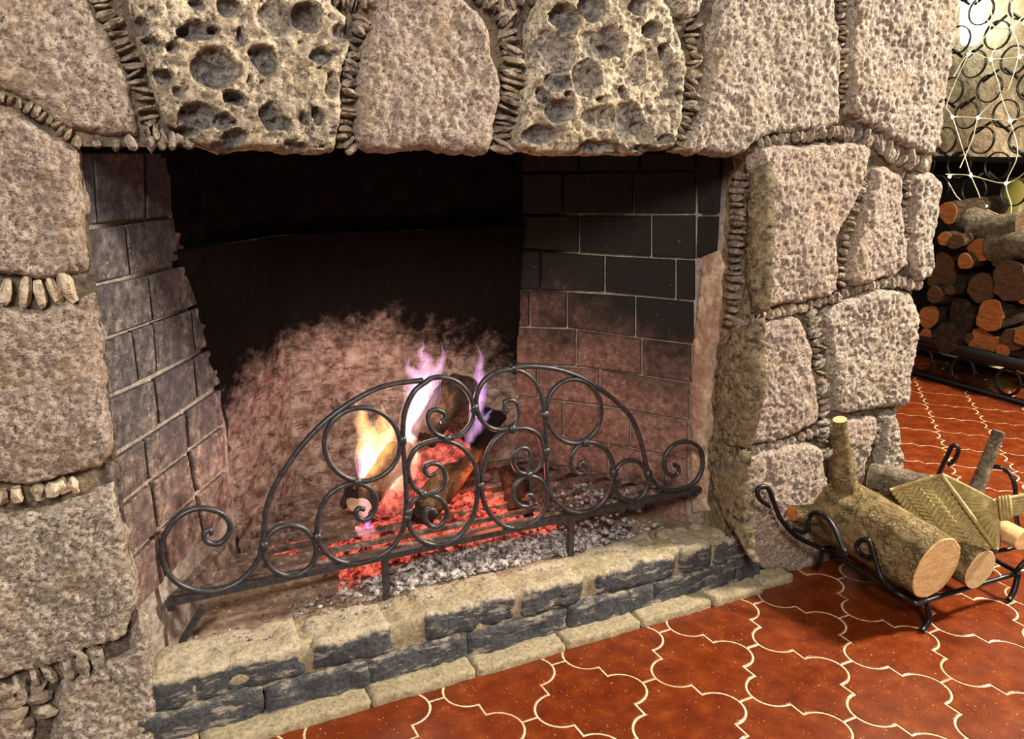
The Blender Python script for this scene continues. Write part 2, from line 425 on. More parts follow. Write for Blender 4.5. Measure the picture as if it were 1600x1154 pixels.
def endgrain(name, c1, c2, c3):
    t = NT(name); tc = t.node('ShaderNodeTexCoord').outputs['Object']
    wv = t.node('ShaderNodeTexWave', wave_type='RINGS', rings_direction='Y'); wv.inputs['Scale'].default_value = 34
    wv.inputs['Distortion'].default_value = 5; wv.inputs['Detail'].default_value = 3; wv.inputs['Detail Scale'].default_value = 2
    t.link(tc, wv.inputs['Vector'])
    a = t.noise(34, 6, .75, vec=t.scalev(tc, (1, 1, 4)), dist=1.0)
    col = t.ramp(a, [(.3, c1), (.5, c2), (.7, c3)])
    col = t.mix(t.math('MULTIPLY', wv.outputs['Fac'], .14), col, tuple(x*.7 for x in c1))
    t.base(col, .85); t.bump(a, .3, .003); return t.m
M['cut'] = endgrain('tan_cut_wood', (.42, .22, .075), (.66, .42, .18), (.82, .60, .32))
M['cut_pale'] = endgrain('pale_cut_wood', (.50, .33, .12), (.70, .52, .25), (.80, .66, .38))
M['cut_orange'] = endgrain('orange_cut_wood', (.16, .045, .008), (.40, .14, .03), (.60, .28, .08))
M['cut_brown'] = endgrain('brown_cut_wood', (.03, .014, .006), (.09, .042, .015), (.20, .10, .035))

def ember(name, strength, cover, hot=(1.0, .16, .08), dark=(.03, .012, .01), sc=60):
    t = NT(name); a = t.noise(sc, 4, .7); vo = t.voro(sc*1.3, 'DISTANCE_TO_EDGE')
    g = t.ramp(a, [(cover-.06, 0), (cover+.10, 1)])
    t.base(t.mix(g, dark, (.28, .06, .04)), .95)
    e = t.mix(t.ramp(a, [(.45, 0), (.75, 1)]), (hot[0]*.75, hot[1]*.35, hot[2]*.5), (1.0, .34, .22))
    e = t.mix(t.ramp(vo, [(0, .7), (.12, 0)]), e, (.2, .02, .01))
    t.link(e, t.b.inputs['Emission Color']); t.link(t.math('MULTIPLY', g, strength), t.b.inputs['Emission Strength'])
    t.bump(a, .8, .006); return t.m
M['ember'] = ember('glowing_embers', 1.05, .44, sc=45)
M['ember_log'] = ember('glowing_log', .85, .44, hot=(1, .22, .14), dark=(.16, .06, .045), sc=42)
t = NT('white_ash'); a = t.noise(70, 4, .8)
t.base(t.ramp(a, [(.38, (.02, .019, .02)), (.48, (.20, .18, .17)), (.58, (.52, .48, .45)), (.72, (.80, .78, .76))]), .95); M['ash'] = t.m
t = NT('straw_palm'); tc = t.node('ShaderNodeTexCoord').outputs['Object']; a = t.noise(90, 3, .6)
t.base(t.mix(t.math('MULTIPLY', t.noise(14, 2, .5), .5), t.ramp(a, [(.3, (.26, .19, .055)), (.55, (.42, .32, .11)), (.75, (.56, .46, .20))]), (.24, .19, .07)), .6); t.bump(a, .2, .002); M['straw'] = t.m

def flame_mat(name, stops, dens, z0, z1):
    m = bpy.data.materials.new(name); m.use_nodes = True; nt = m.node_tree
    nt.nodes.remove(nt.nodes['Principled BSDF']); out = nt.nodes['Material Output']
    g = nt.nodes.new('ShaderNodeNewGeometry'); s = nt.nodes.new('ShaderNodeSeparateXYZ'); nt.links.new(g.outputs['Position'], s.inputs[0])
    mr = nt.nodes.new('ShaderNodeMapRange'); mr.inputs[1].default_value = z0; mr.inputs[2].default_value = z1
    nt.links.new(s.outputs[2], mr.inputs[0])
    mp = nt.nodes.new('ShaderNodeMapping'); mp.inputs['Scale'].default_value = (1, 1, .20); nt.links.new(g.outputs['Position'], mp.inputs[0])
    n = nt.nodes.new('ShaderNodeTexNoise'); n.inputs['Scale'].default_value = 62; n.inputs['Detail'].default_value = 3; n.inputs['Distortion'].default_value = 1.2
    nt.links.new(mp.outputs[0], n.inputs['Vector'])
    r = nt.nodes.new('ShaderNodeValToRGB'); e = r.color_ramp.elements
    while len(e) < len(stops): e.new(.5)
    for i, (p, c) in enumerate(stops): e[i].position = p; e[i].color = (*c, 1)
    nt.links.new(mr.outputs[0], r.inputs[0])
    k = nt.nodes.new('ShaderNodeMapRange'); k.inputs[1].default_value = .40; k.inputs[2].default_value = .66; k.inputs[3].default_value = .12*dens; k.inputs[4].default_value = 1.9*dens
    nt.links.new(n.outputs['Fac'], k.inputs[0])
    fd = nt.nodes.new('ShaderNodeMapRange'); fd.inputs[3].default_value = 1.25; fd.inputs[4].default_value = .35; nt.links.new(mr.outputs[0], fd.inputs[0])
    ml = nt.nodes.new('ShaderNodeMath'); ml.operation = 'MULTIPLY'; nt.links.new(k.outputs[0], ml.inputs[0]); nt.links.new(fd.outputs[0], ml.inputs[1])
    em = nt.nodes.new('ShaderNodeEmission'); nt.links.new(r.outputs[0], em.inputs[0]); nt.links.new(ml.outputs[0], em.inputs[1])
    nt.links.new(em.outputs[0], out.inputs['Volume'])
    return m

# ================================================================== SETTING
def box(x0, x1, y0, y1, z0, z1):
    V = [(x, y, z) for x in (x0, x1) for y in (y0, y1) for z in (z0, z1)]
    F = [(0, 1, 3, 2), (4, 6, 7, 5), (0, 4, 5, 1), (2, 3, 7, 6), (0, 2, 6, 4), (1, 5, 7, 3)]
    return V, F
floor = add('floor', *box(-2.2, 3.6, -1.8, 3.4, -.06, -.0012), M['grout']); tag(floor, kind='structure')

AX, BY = .1185, .1143
def tile_outline(inset=.0021):
    t0, vx, vy, g = .0145, AX/2, BY/2, .0145
    xl = AX - t0                       # lobe tip
    y1, y2 = vy-g, vy+g
    xc = ((xl**2) - vx**2 - y1**2)/(2*(xl-vx)); r = xl-xc
    a1 = math.atan2(y1, vx-xc)
    q = [(xc+r*math.cos(a), r*math.sin(a)) for a in np.linspace(0, a1, 9)]           # convex lobe
    q += [(vx, y2)]
    # concave flank: the neighbour tile's lobe seen from outside
    q2 = [(AX-(xc+r*math.cos(a)), BY-r*math.sin(a)) for a in np.linspace(a1, 0, 9)]
    q += q2[1:]
    Q = np.array(q)
    full = np.concatenate([Q, Q[::-1]*[-1, 1], Q[1:]*[-1, -1], Q[::-1][:-1]*[1, -1]])
    out = []
    for p in full:
        if not out or np.hypot(*(p-out[-1])) > 1e-4: out.append(p)
    full = np.array(out); n = len(full)
    e = np.roll(full, -1, 0)-full; e /= np.linalg.norm(e, axis=1)[:, None]
    nn = np.stack([-e[:, 1], e[:, 0]], 1)               # inward for ccw
    vn = nn+np.roll(nn, 1, 0); vn /= np.linalg.norm(vn, axis=1)[:, None]
    cs = np.clip((vn*nn).sum(1), .5, 1)[:, None]
    return full + vn*inset/cs, vn
TO, TN = tile_outline()
n = len(TO)
TV = [(*p, -.004) for p in TO] + [(*p, -.0006) for p in TO] + [(*(p+v*.0012), 0) for p, v in zip(TO, TN)]
TF = [(i, (i+1) % n, n+(i+1) % n, n+i) for i in range(n)] + [(n+i, n+(i+1) % n, 2*n+(i+1) % n, 2*n+i) for i in range(n)] + [tuple(range(2*n, 3*n))]
tile_me = mesh('tile', TV, TF, M['tile'])
near, rest = [], MB()
for i in range(-20, 32):
    for j in range(-22, 24):
        if (i+j) % 2: continue
        x, y = 1.0185+i*AX, .9045+j*BY
        # tile centres sit between the short horizontal joints
        if not (-1.0 < x < 3.5 and -1.2 < y < 3.2): continue
        if -.30 < x < 1.5 and y > 1.27: continue
        u, v, dpt = project((x, y, 0))
        if dpt > 0 and -60 < u < 1680 and 480 < v < 1230 and not (y > 1.30 and u < 1380): near.append((dpt, x, y))
        else: rest.put([(a+x, b+y, c) for a, b, c in TV], TF)
near.sort()
for k, (dpt, x, y) in enumerate(near):
    if k < 300: place('tile', tile_me, (x, y, 0), floor, rot=(math.radians(random.uniform(-.12, .12)), math.radians(random.uniform(-.12, .12)), 0))
    else: rest.put([(a+x, b+y, c) for a, b, c in TV], TF)
o = rest.obj('tile_field', M['tile'], floor); tag(o, kind='stuff')

t = NT('lit_stone_wall'); a = t.noise(24, 5, .7); b = t.noise(5, 3, .6)
col = t.ramp(a, [(.3, (.30, .22, .12)), (.5, (.60, .48, .30)), (.7, (.78, .66, .45))])
t.base(t.mix(t.ramp(b, [(.45, 0), (.6, .5)]), col, (.30, .22, .12)), .95); t.bump(a, .9, .02); M['wall_far'] = t.m
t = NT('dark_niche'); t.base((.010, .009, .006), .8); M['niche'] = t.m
# wall on the right of the room: rough stone above, a dark recess behind the firewood
XW = 3.42
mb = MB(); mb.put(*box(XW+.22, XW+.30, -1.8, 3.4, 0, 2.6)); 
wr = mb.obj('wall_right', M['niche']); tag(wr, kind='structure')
wy = np.linspace(1.2, 3.2, 90); wz = np.linspace(.885, 2.2, 60)
G = np.array([[XW - .02*fbm(np.array([[0, y*1., z*1.]]), 5, 4, 3)[0] - .012, y, z] for y in wy for z in wz])
F = [(i*60+j, i*60+j+1, (i+1)*60+j+1, (i+1)*60+j) for i in range(89) for j in range(59)]
add('stone_facing', G, F, M['wall_far'], wr, True)
add('ledge', *box(XW-.03, XW+.2, 1.2, 3.2, .862, .884), M['black_iron'], wr)
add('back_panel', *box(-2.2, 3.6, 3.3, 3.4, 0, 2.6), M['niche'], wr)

# ================================================================== FIREPLACE
YF = 1.2
fp = empty('fireplace', (.8, YF, 0), 'large rustic fireplace of rough pinkish stones with a sooty brick firebox', 'fireplace')
def P2(pts, y=YF):
    return [(ony(px, py, y)[0], ony(px, py, y)[2]) for px, py in pts]
FR = ((0, YF, 0), (1, 0, 0), (0, 0, 1), (0, -1, 0))
# the mortar body behind the stones
def slab(x0, x1, z0, z1, y, step=.012, seed=1):
    nu = int((x1-x0)/step)+2; nv = int((z1-z0)/step)+2
    xs = np.linspace(x0, x1, nu); zs = np.linspace(z0, z1, nv)
    uu, vv = np.meshgrid(xs, zs, indexing='ij'); P = np.stack([uu.ravel(), vv.ravel()], 1)
    P3 = np.concatenate([P, np.zeros((len(P), 1))], 1)
    yy = y - .006*fbm(P3, 30, 3, seed)
    X = np.stack([P[:, 0], yy, P[:, 1]], 1)
    F = [(i*nv+j, (i+1)*nv+j, (i+1)*nv+j+1, i*nv+j+1) for i in range(nu-1) for j in range(nv-1)]
    return X, F
core = MB()
YM = YF+.021
core.put(*slab(-.42, -.012, -.01, 1.60, YM)); core.put(*slab(1.112, 1.592, -.01, 1.60, YM, seed=2)); core.put(*slab(-.012, 1.112, .900, 1.60, YM, seed=3))
core.put(*box(-.42, -.024, YM+.012, 1.95, 0, 1.60)); core.put(*box(1.135, 1.59, YM+.012, 1.95, 0, 1.60)); core.put(*box(-.024, 1.135, YM+.012, 1.32, .91, 1.60))
sur = core.obj('stone_surround', M['mortar'], fp, True)
for p in sur.data.polygons: p.use_smooth = len(sur.data.polygons) and p.area < .001

ST = [
 ('a', [(-80,-80),(120,-80),(140,0),(170,50),(192,97),(208,131),(216,175),(218,212),(187,219),(135,208),(97,197),(72,176),(37,152),(0,137),(-80,120)], 'stone'),
 ('b', [(-80,150),(0,166),(40,178),(75,200),(100,222),(116,238),(122,300),(128,360),(133,425),(110,432),(60,437),(20,428),(-80,420)], 'stone'),
 ('c', [(-80,482),(0,478),(60,484),(110,475),(136,463),(152,536),(156,623),(170,692),(160,722),(139,735),(90,750),(45,764),(0,761),(-80,755)], 'stone'),
 ('d', [(-80,812),(0,806),(60,797),(120,778),(168,756),(173,776),(188,833),(201,901),(201,948),(190,998),(161,1013),(118,1030),(72,1052),(0,1073),(-80,1085)], 'stone_grey'),
 ('e', [(205,962),(222,985),(226,1040),(237,1085),(247,1160),(262,1250),(70,1250),(78,1140),(92,1080),(150,1044),(190,1022)], 'stone_grey'),
 ('f', [(-80,1130),(0,1112),(28,1108),(55,1150),(50,1260),(-80,1260)], 'stone'),
 ('g', [(560,-80),(720,-80),(728,-2),(751,15),(768,45),(777,90),(789,124),(789,161),(777,202),(768,244),(740,242),(676,235),(586,236),(558,220),(556,188),(562,109),(575,49),(590,14),(560,0)], 'stone'),
 ('h', [(1120,-80),(1128,-5),(1112,49),(1112,94),(1100,158),(1086,202),(1062,236),(1131,243),(1165,241),(1184,222),(1210,211),(1281,206),(1314,195),(1318,150),(1318,94),(1314,38),(1311,0),(1308,-80)], 'stone_grey'),
 ('i', [(1056,-80),(1056,5),(1062,25),(1078,32),(1098,20),(1108,0),(1108,-80)], 'stone_grey'),
 ('j', [(1338,-80),(1336,0),(1334,38),(1330,112),(1329,180),(1360,197),(1394,219),(1431,235),(1462,247),(1476,225),(1484,150),(1491,94),(1499,38),(1508,-2),(1515,-80)], 'stone_grey'),
 ('k', [(1188,232),(1210,225),(1281,225),(1337,219),(1368,230),(1362,262),(1346,300),(1328,345),(1313,375),(1312,455),(1292,470),(1225,479),(1187,489),(1184,455),(1188,399),(1195,337),(1192,280)], 'stone'),
 ('l', [(1373,262),(1386,259),(1414,270),(1418,319),(1421,375),(1421,417),(1397,434),(1340,451),(1327,440),(1328,402),(1339,375),(1354,319)], 'stone'),
 ('m', [(1431,272),(1462,266),(1478,292),(1474,337),(1465,375),(1467,417),(1454,438),(1439,438),(1429,425),(1429,380),(1428,319)], 'stone_grey'),
 ('n', [(1172,507),(1210,500),(1257,492),(1268,530),(1277,575),(1283,620),(1281,662),(1255,679),(1210,693),(1157,702),(1160,650),(1170,605),(1174,560)], 'stone'),
 ('o', [(1292,492),(1311,476),(1375,453),(1431,456),(1442,489),(1439,549),(1427,594),(1424,620),(1412,635),(1382,640),(1322,648),(1306,642),(1302,590),(1298,549),(1290,522)], 'stone_grey'),
 ('p', [(1302,655),(1324,657),(1376,650),(1375,672),(1362,717),(1358,760),(1310,762),(1303,700)], 'stone'),
 ('q', [(1386,648),(1405,642),(1408,669),(1415,710),(1413,760),(1404,830),(1368,830),(1372,760),(1380,700)], 'stone_grey'),
 ('r', [(1153,718),(1206,702),(1262,690),(1287,700),(1294,740),(1308,790),(1300,885),(1250,905),(1200,893),(1165,870),(1148,800)], 'stone'),
 ('s', [(1310,770),(1358,768),(1365,830),(1345,880),(1308,884)], 'stone'),
]
for k, (nm, pts, mt) in enumerate(ST):
    if nm in 'bcde': pts = [(x+(11 if x > 95 else 0), y) for x, y in pts]
    heightstone('stone', P2(pts), FR, M[mt], sur, seed=k*3+1, amp=1.0 if mt == 'stone' else 1.15)
# course of stones above the picture, so that the wall goes on
for k, (a, b) in enumerate([(-.40, -.13), (-.11, .10), (.12, .36), (.38, .62), (.64, .84), (.86, 1.14), (1.16, 1.38), (1.40, 1.60)]):
    zl, zr = [1.13 + (xx+.1)*.135 for xx in (a, b)]
    heightstone('stone', [(a, zl), ((a+b)/2, (zl+zr)/2-.006), (b, zr), (b+.01, zr+.12), (b-.01, 1.60), (a+.02, 1.60), (a-.005, zl+.15)], FR, M['stone' if k % 2 else 'stone_grey'], sur, seed=200+k, step=.005)
def pits_px(lst): 
    out = []
    for (px, py, rx, ry, dep) in lst:
        c = ony(px, py, YF); a = ony(px+rx, py, YF); b = ony(px, py+ry, YF)
        out.append((c[0], c[2], abs(a[0]-c[0]), abs(b[2]-c[2]), dep))
    return out
LV1 = [(200,-80),(203,0),(208,40),(213,75),(227,115),(244,158),(262,200),(300,225),(345,238),(400,233),(450,238),(525,234),(531,208),(534,140),(540,100),(549,65),(545,25),(525,5),(520,-80)]
LV2 = [(850,-80),(845,0),(830,38),(826,68),(830,109),(819,150),(816,180),(806,212),(812,232),(856,243),(910,244),(1017,241),(1051,228),(1066,188),(1074,142),(1073,82),(1062,38),(1042,0),(1030,-80)]
q = .375
pt1 = [(332,110,38,32,.026),(413,97,27,23,.022),(474,26,22,26,.026),(222,42,14,14,.022),(238,62,15,9,.02),(304,52,30,17,.016),(282,48,10,9,.018),(327,48,9,9,.018),(380,62,8,18,.016),(254,123,15,16,.022),(368,152,20,13,.024),(312,180,32,20,.02),(350,188,16,14,.018),(420,183,20,20,.022),(440,190,14,12,.014),(470,182,9,10,.018),(495,178,11,15,.02),(294,203,17,10,.022),(368,212,18,12,.022),(528,48,17,17,.02),(498,92,20,12,.018),(430,28,28,30,.012),(360,12,24,14,.018),(276,148,10,9,.012),(268,70,10,10,.014),(518,130,10,18,.01),(355,228,22,10,.02),(465,225,18,8,.014),(305,8,14,10,.018),(240,20,10,10,.01)]
pt2 = [(878,33,24,22,.024),(918,12,22,22,.022),(988,10,16,16,.02),(1014,44,17,17,.02),(1032,87,13,16,.04),(866,82,32,34,.013),(938,70,36,30,.014),(948,83,12,14,.016),(868,125,24,14,.016),(843,150,14,14,.018),(881,147,6,7,.02),(866,172,24,22,.018),(910,125,26,26,.012),(930,185,28,20,.012),(972,143,10,11,.022),(978,185,26,30,.015),(840,213,28,16,.016),(1000,205,14,18,.010),(1048,120,16,20,.010),(1045,152,20,16,.010),(935,230,40,10,.014),(1012,232,24,8,.016),(932,155,6,6,.015),(1035,215,14,10,.013),(990,110,16,26,.008)]
rr = random.Random(3)
def scatter(lst, box4, n):
    for _ in range(n):
        r = rr.uniform(1.6, 4.5); lst.append((rr.uniform(box4[0], box4[1]), rr.uniform(box4[2], box4[3]), r*rr.uniform(.8, 1.4), r, rr.uniform(.005, .011)))
scatter(pt1, (215, 540, 0, 230), 90); scatter(pt2, (830, 1065, 0, 235), 70)
for nm, pl, pt in (('1', LV1, pt1), ('2', LV2, pt2)):
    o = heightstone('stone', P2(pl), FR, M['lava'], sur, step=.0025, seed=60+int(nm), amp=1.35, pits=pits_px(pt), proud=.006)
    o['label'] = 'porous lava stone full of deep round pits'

# side of the right jamb, facing the fire opening
XJ = 1.106
FJ = ((XJ, 0, 0), (0, 1, 0), (0, 0, 1), (-1, 0, 0))
def PJ(pts):
    out = []
    for px, py in pts:
        q3 = onx(px, py, XJ); out.append((q3[1], q3[2]))
    return out
for k, pts in enumerate([
  [(1166,262),(1193,250),(1197,340),(1192,420),(1188,482),(1170,490),(1162,420),(1168,340)],
  [(1122,530),(1150,508),(1180,500),(1182,600),(1172,655),(1160,702),(1132,696),(1116,640),(1116,575)],
  [(1116,712),(1160,708),(1156,800),(1172,880),(1130,815),(1108,775)]]):
    heightstone('stone', PJ(pts), FJ, M['reveal'], sur, seed=90+k, edge=.007, wob=.003, drop=.02, proud=.004, bulge=.004)
jm = MB()
jy = np.linspace(YF+.005, 1.296, 10); jz = np.linspace(.0, .905, 60)
jx = np.array([[XJ+.010-.005*fbm(np.array([[0, y, z]]), 40, 3, 9)[0], y, z] for y in jy for z in jz])
jm.put(jx, [(i*60+j, i*60+j+1, (i+1)*60+j+1, (i+1)*60+j) for i in range(9) for j in range(59)])
o = jm.obj('jamb_side', M['reveal'], fp, True)

# slivers of stone pushed into the joints
def chip_mesh(seed, mat):
    r = random.Random(seed); V = []; F = []
    prof = [(-.5, r.uniform(.2, .6)), (-.3, r.uniform(.7, 1)), (.1, 1.0), (.5, r.uniform(.3, .8))]
    for i, (u, s) in enumerate(prof):
        for k in range(6):
            a = 2*math.pi*k/6 + r.uniform(-.3, .3)
            V.append((u+r.uniform(-.05, .05), math.sin(a)*.5*s*r.uniform(.75, 1.15), math.cos(a)*.5*s*r.uniform(.7, 1.15)))
    for i in range(len(prof)-1):
        for k in range(6): F.append((i*6+k, i*6+(k+1) % 6, (i+1)*6+(k+1) % 6, (i+1)*6+k))
    F += [tuple(reversed(range(6))), tuple(18+k for k in range(6))]
    return mesh('stone_chip', V, F, mat)
chips = [chip_mesh(i, M['chip']) for i in range(7)]; chips_p = [chip_mesh(20+i, M['chip_pale']) for i in range(4)]
cn = 0; CHIPS = []
def chips_along(pts, wpx, sp, frame='f', fill=.92, tilt=.32, kind=None, lift=0.0, depth=.022, arng=0):
    global cn
    P = []
    for px, py in pts:
        q3 = ony(px, py, YF) if frame == 'f' else onx(px, py, XJ)
        P.append((q3[0] if frame == 'f' else q3[1], q3[2]))
    P = np.array(P); kpx = .0012 if frame == 'f' else .0012
    # metres per pixel at this place
    c = ony(pts[0][0], pts[0][1], YF); c2 = ony(pts[0][0], pts[0][1]+10, YF); kpx = np.linalg.norm(c-c2)/10
    L = np.hypot(*(P[1:]-P[:-1]).T); cum = np.concatenate([[0], np.cumsum(L)]); s = 0
    W_, SP = wpx*kpx*1.2, sp*kpx
    while s < cum[-1]:
        i = min(np.searchsorted(cum, s, 'right')-1, len(L)-1); tt = (s-cum[i])/L[i]
        p = P[i]+(P[i+1]-P[i])*tt; d = (P[i+1]-P[i])/L[i]
        ang = math.atan2(d[0], -d[1]) if False else math.atan2(d[1], d[0]) + math.pi/2 + random.gauss(0, tilt*.75) + arng
        wv = W_*random.uniform(.75, 1.1); th = SP*fill*random.uniform(.6, 1.5)
        me = random.choice(chips if kind is None else chips_p)
        off = random.uniform(-.1, .1)*W_
        p = p + np.array([-d[1], d[0]])*off
        if frame == 'f':
            loc = (p[0], YF+.014-lift+random.uniform(-.006, .006), p[1]); rot = (random.uniform(-.2, .2), -ang, random.uniform(-.15, .15))
        else:
            loc = (XJ+.004, p[0], p[1]); rot = (0, 0, math.pi/2)
        if frame != 'f': rot = (ang-math.pi+random.uniform(-.1, .1), 0, math.pi/2)
        CHIPS.append((wv*th/(loc[1]**2 if frame == 'f' else 3), me, loc, rot, (wv, depth*random.uniform(.8, 1.2), th)))
        cn += 1; s += SP*random.uniform(.65, 1.3)
chips_along([(148,-15),(172,30),(196,80),(212,118),(226,160),(238,205)], 30, 13)
chips_along([(120,222),(175,226),(235,222),(300,228)], 13, 24, arng=1.4)
chips_along([(232,200),(262,212),(290,222)], 22, 13, arng=.7)
chips_along([(0,150),(40,165),(80,188),(110,214)], 18, 12)
chips_along([(568,30),(558,75),(549,120),(545,170),(541,215),(556,232)], 24, 13)
chips_along([(528,-6),(575,0)], 30, 9)
chips_along([(745,-12),(790,8),(838,-12)], 26, 10, tilt=.5)
chips_along([(790,10),(800,45),(806,80),(808,115),(802,150),(795,190),(788,236)], 38, 12.5)
chips_along([(1085,30),(1092,60),(1093,110),(1086,150),(1080,190),(1066,225)], 24, 10)
chips_along([(1325,-15),(1324,60),(1325,120),(1322,160)], 15, 9)
chips_along([(1195,222),(1240,216),(1300,207),(1340,207)], 17, 11)
chips_along([(1350,212),(1385,228),(1420,250),(1455,258)], 26, 13)
chips_along([(8,455),(45,460),(75,456),(112,448)], 42, 30, kind='p', fill=.75, tilt=.15, depth=.03)
chips_along([(0,782),(60,776),(100,764),(132,752)], 26, 21, kind='p', fill=.8, tilt=.2, depth=.028)
chips_along([(10,1095),(50,1070),(92,1050),(130,1036),(165,1024)], 32, 19, fill=.85, depth=.03)
chips_along([(10,1085),(22,1120),(35,1160)], 34, 22, fill=.7, depth=.028)
chips_along([(60,1085),(70,1130)], 26, 18)
chips_along([(1360,270),(1345,320),(1332,370),(1321,410),(1320,450)], 14, 11)
chips_along([(1424,285),(1423,330),(1425,380)], 9, 10)
chips_along([(1180,497),(1240,487),(1300,471),(1335,456)], 13, 13)
chips_along([(1350,449),(1400,442),(1448,446)], 16, 14)
chips_along([(1274,490),(1283,530),(1290,580),(1294,630),(1292,680),(1298,720)], 19, 9)
chips_along([(1165,711),(1210,700),(1260,686),(1292,672)], 13, 13)
chips_along([(1382,655),(1372,700)], 10, 10)
chips_along([(1152,275),(1150,330),(1148,380),(1146,430),(1142,480),(1138,505)], 28, 13, frame='j')

CHIPS.sort(key=lambda c: -c[0])
for c in CHIPS[:298]: place('stone_chip', c[1], c[2], sur, rot=c[3], scale=c[4])
restc = MB()
for c in CHIPS[298:]:
    from mathutils import Euler
    mt = Matrix.LocRotScale(Vector(c[2]), Euler(c[3]), Vector(c[4]))
    restc.put([tuple(mt @ v.co) for v in c[1].vertices], [tuple(p.vertices) for p in c[1].polygons])
if restc.n: tag(restc.obj('small_stone_chips', M['chip'], sur), kind='stuff')

# ------------------------------------------------------------------ firebox
LA, LB = np.array([-.020, 1.222]), np.array([.178, 1.552])
BC, BD = np.array([.325, 1.705]), np.array([.845, 1.672])
RA = np.array([1.100, 1.350])
def vplane(a, b):
    d = (b-a)/np.linalg.norm(b-a); n = np.array([d[1], -d[0], 0.]); return np.array([a[0], a[1], 0.]), n
def vwall(mb, a, b, z0, z1, off):
    d = (b-a)/np.linalg.norm(b-a); nn = np.array([d[1], -d[0]])
    c = (np.array([.55, 1.45])-a)@nn
    if c < 0: nn = -nn
    a2 = a-nn*off; b2 = b-nn*off
    mb.put([(a2[0], a2[1], z0), (b2[0], b2[1], z0), (b2[0], b2[1], z1), (a2[0], a2[1], z1)], [(0, 1, 2, 3)])
fb1 = MB(); vwall(fb1, LA, LB+(LB-LA)*.03, .05, .93, .006); lin1 = fb1.obj('side_lining', M['fire_mortar'], fp)
fb2 = MB(); vwall(fb2, BD, RA, .05, .93, .006); lin2 = fb2.obj('side_lining', M['fire_mortar'], fp)
lin = empty('firebox_back', (.55, 1.7, .1), parent=fp)
def brick(quad_px, plane, mat, th=.004, name='brick', par=None):
    p0, n = plane
    Q = np.array([onp(px, py, p0, n) for px, py in quad_px])
    nn = n/np.linalg.norm(n)
    if np.dot(np.array([.55, 1.45, .4])-p0, nn) < 0: nn = -nn
    c = Q.mean(0); V = []; F = []
    rings = [(-.006, 1.0), (th*.45, 1.0), (th, .955)]
    for off, s in rings:
        for i in range(4):
            for t in (0, .33, .67):
                p = Q[i]*(1-t)+Q[(i+1) % 4]*t
                j = vnoise(np.array([p*80.]), 4)[0]*.0012
                V.append(c+(p-c)*(s+j*3) + nn*(off+j*.6))
    for r in range(2):
        for k in range(12): F.append((r*12+k, r*12+(k+1) % 12, (r+1)*12+(k+1) % 12, (r+1)*12+k))
    F.append(tuple(24+k for k in range(12)))
    return add(name, V, F, mat, par)
PL, PR = vplane(LA, LB), vplane(BD, RA)
LBK = [
 [(119,238),(140,238),(148,349),(130,352)], [(143,238),(222,238),(225,341),(151,348)], [(226,238),(262,238),(266,336),(228,341)],
 [(132,361),(192,352),(200,429),(140,443)], [(195,351),(270,341),(277,406),(203,428)],
 [(141,450),(229,431),(236,501),(153,529)], [(232,430),(287,416),(306,475),(239,499)],
 [(155,537),(203,519),(213,596),(164,617)], [(206,517),(236,507),(242,582),(216,594)], [(239,505),(296,485),(303,551),(245,580)], [(299,484),(314,479),(326,537),(306,549)],
 [(165,627),(238,595),(246,665),(171,709)], [(242,592),(300,561),(306,624),(250,661)], [(303,559),(328,545),(342,598),(309,621)],
 [(171,723),(222,689),(229,749),(178,792)], [(227,686),(288,646),(292,704),(233,748)], [(292,643),(343,609),(347,661),(297,698)],
 [(180,801),(233,758),(243,828),(191,880)], [(238,753),(292,712),(303,772),(248,823)], [(297,706),(347,668),(352,728),(309,766)],
 [(193,889),(244,837),(256,905),(203,962)], [(250,831),(304,781),(316,842),(262,898)], [(310,774),(352,737),(362,790),(322,835)]]
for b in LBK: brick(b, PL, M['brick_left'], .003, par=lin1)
def jl(pts):
    xs = [p[0] for p in pts]; ys = [p[1] for p in pts]
    return lambda x: float(np.interp(x, xs, ys)) if xs[0] <= x <= xs[-1] else (ys[0]+(x-xs[0])*(ys[1]-ys[0])/(xs[1]-xs[0]) if x < xs[0] else ys[-1]+(x-xs[-1])*(ys[-1]-ys[-2])/(xs[-1]-xs[-2]))
RJ = [jl([(850,238),(1088,238)]), jl([(913,268),(1088,265)]), jl([(913,335),(1088,334)]), jl([(902,395),(944,398),(1088,405)]), jl([(837,453),(944,457),(1086,470)]), jl([(802,510),(896,513),(972,524),(1079,537)]),
      jl([(794,568),(923,573),(1078,598)]), jl([(792,617),(947,634),(1075,658)]), jl([(790,668),(940,690),(1074,718)]), jl([(790,716),(940,742),(1072,778)]), jl([(790,760),(940,790),(1072,830)])]
RV = [[812, 905, 1000, 1088], [815, 880, 990, 1088], [812, 905, 1018, 1088], [812, 845, 945, 1056, 1087], [808, 828, 886, 993, 1085], [806, 900, 1003, 1081], [806, 840, 937, 1078], [806, 880, 985, 1076], [806, 850, 950, 1040, 1075], [806, 900, 1010, 1073]]
for r in range(10):
    v = RV[r]
    for k in range(len(v)-1):
        a, b = v[k]+1.8, v[k+1]-1.8; g = 2.2
        brick([(a, RJ[r](a)+g), (b, RJ[r](b)+g), (b, RJ[r+1](b)-g), (a, RJ[r+1](a)-g)], PR, M['brick_right'], .004, par=lin2)
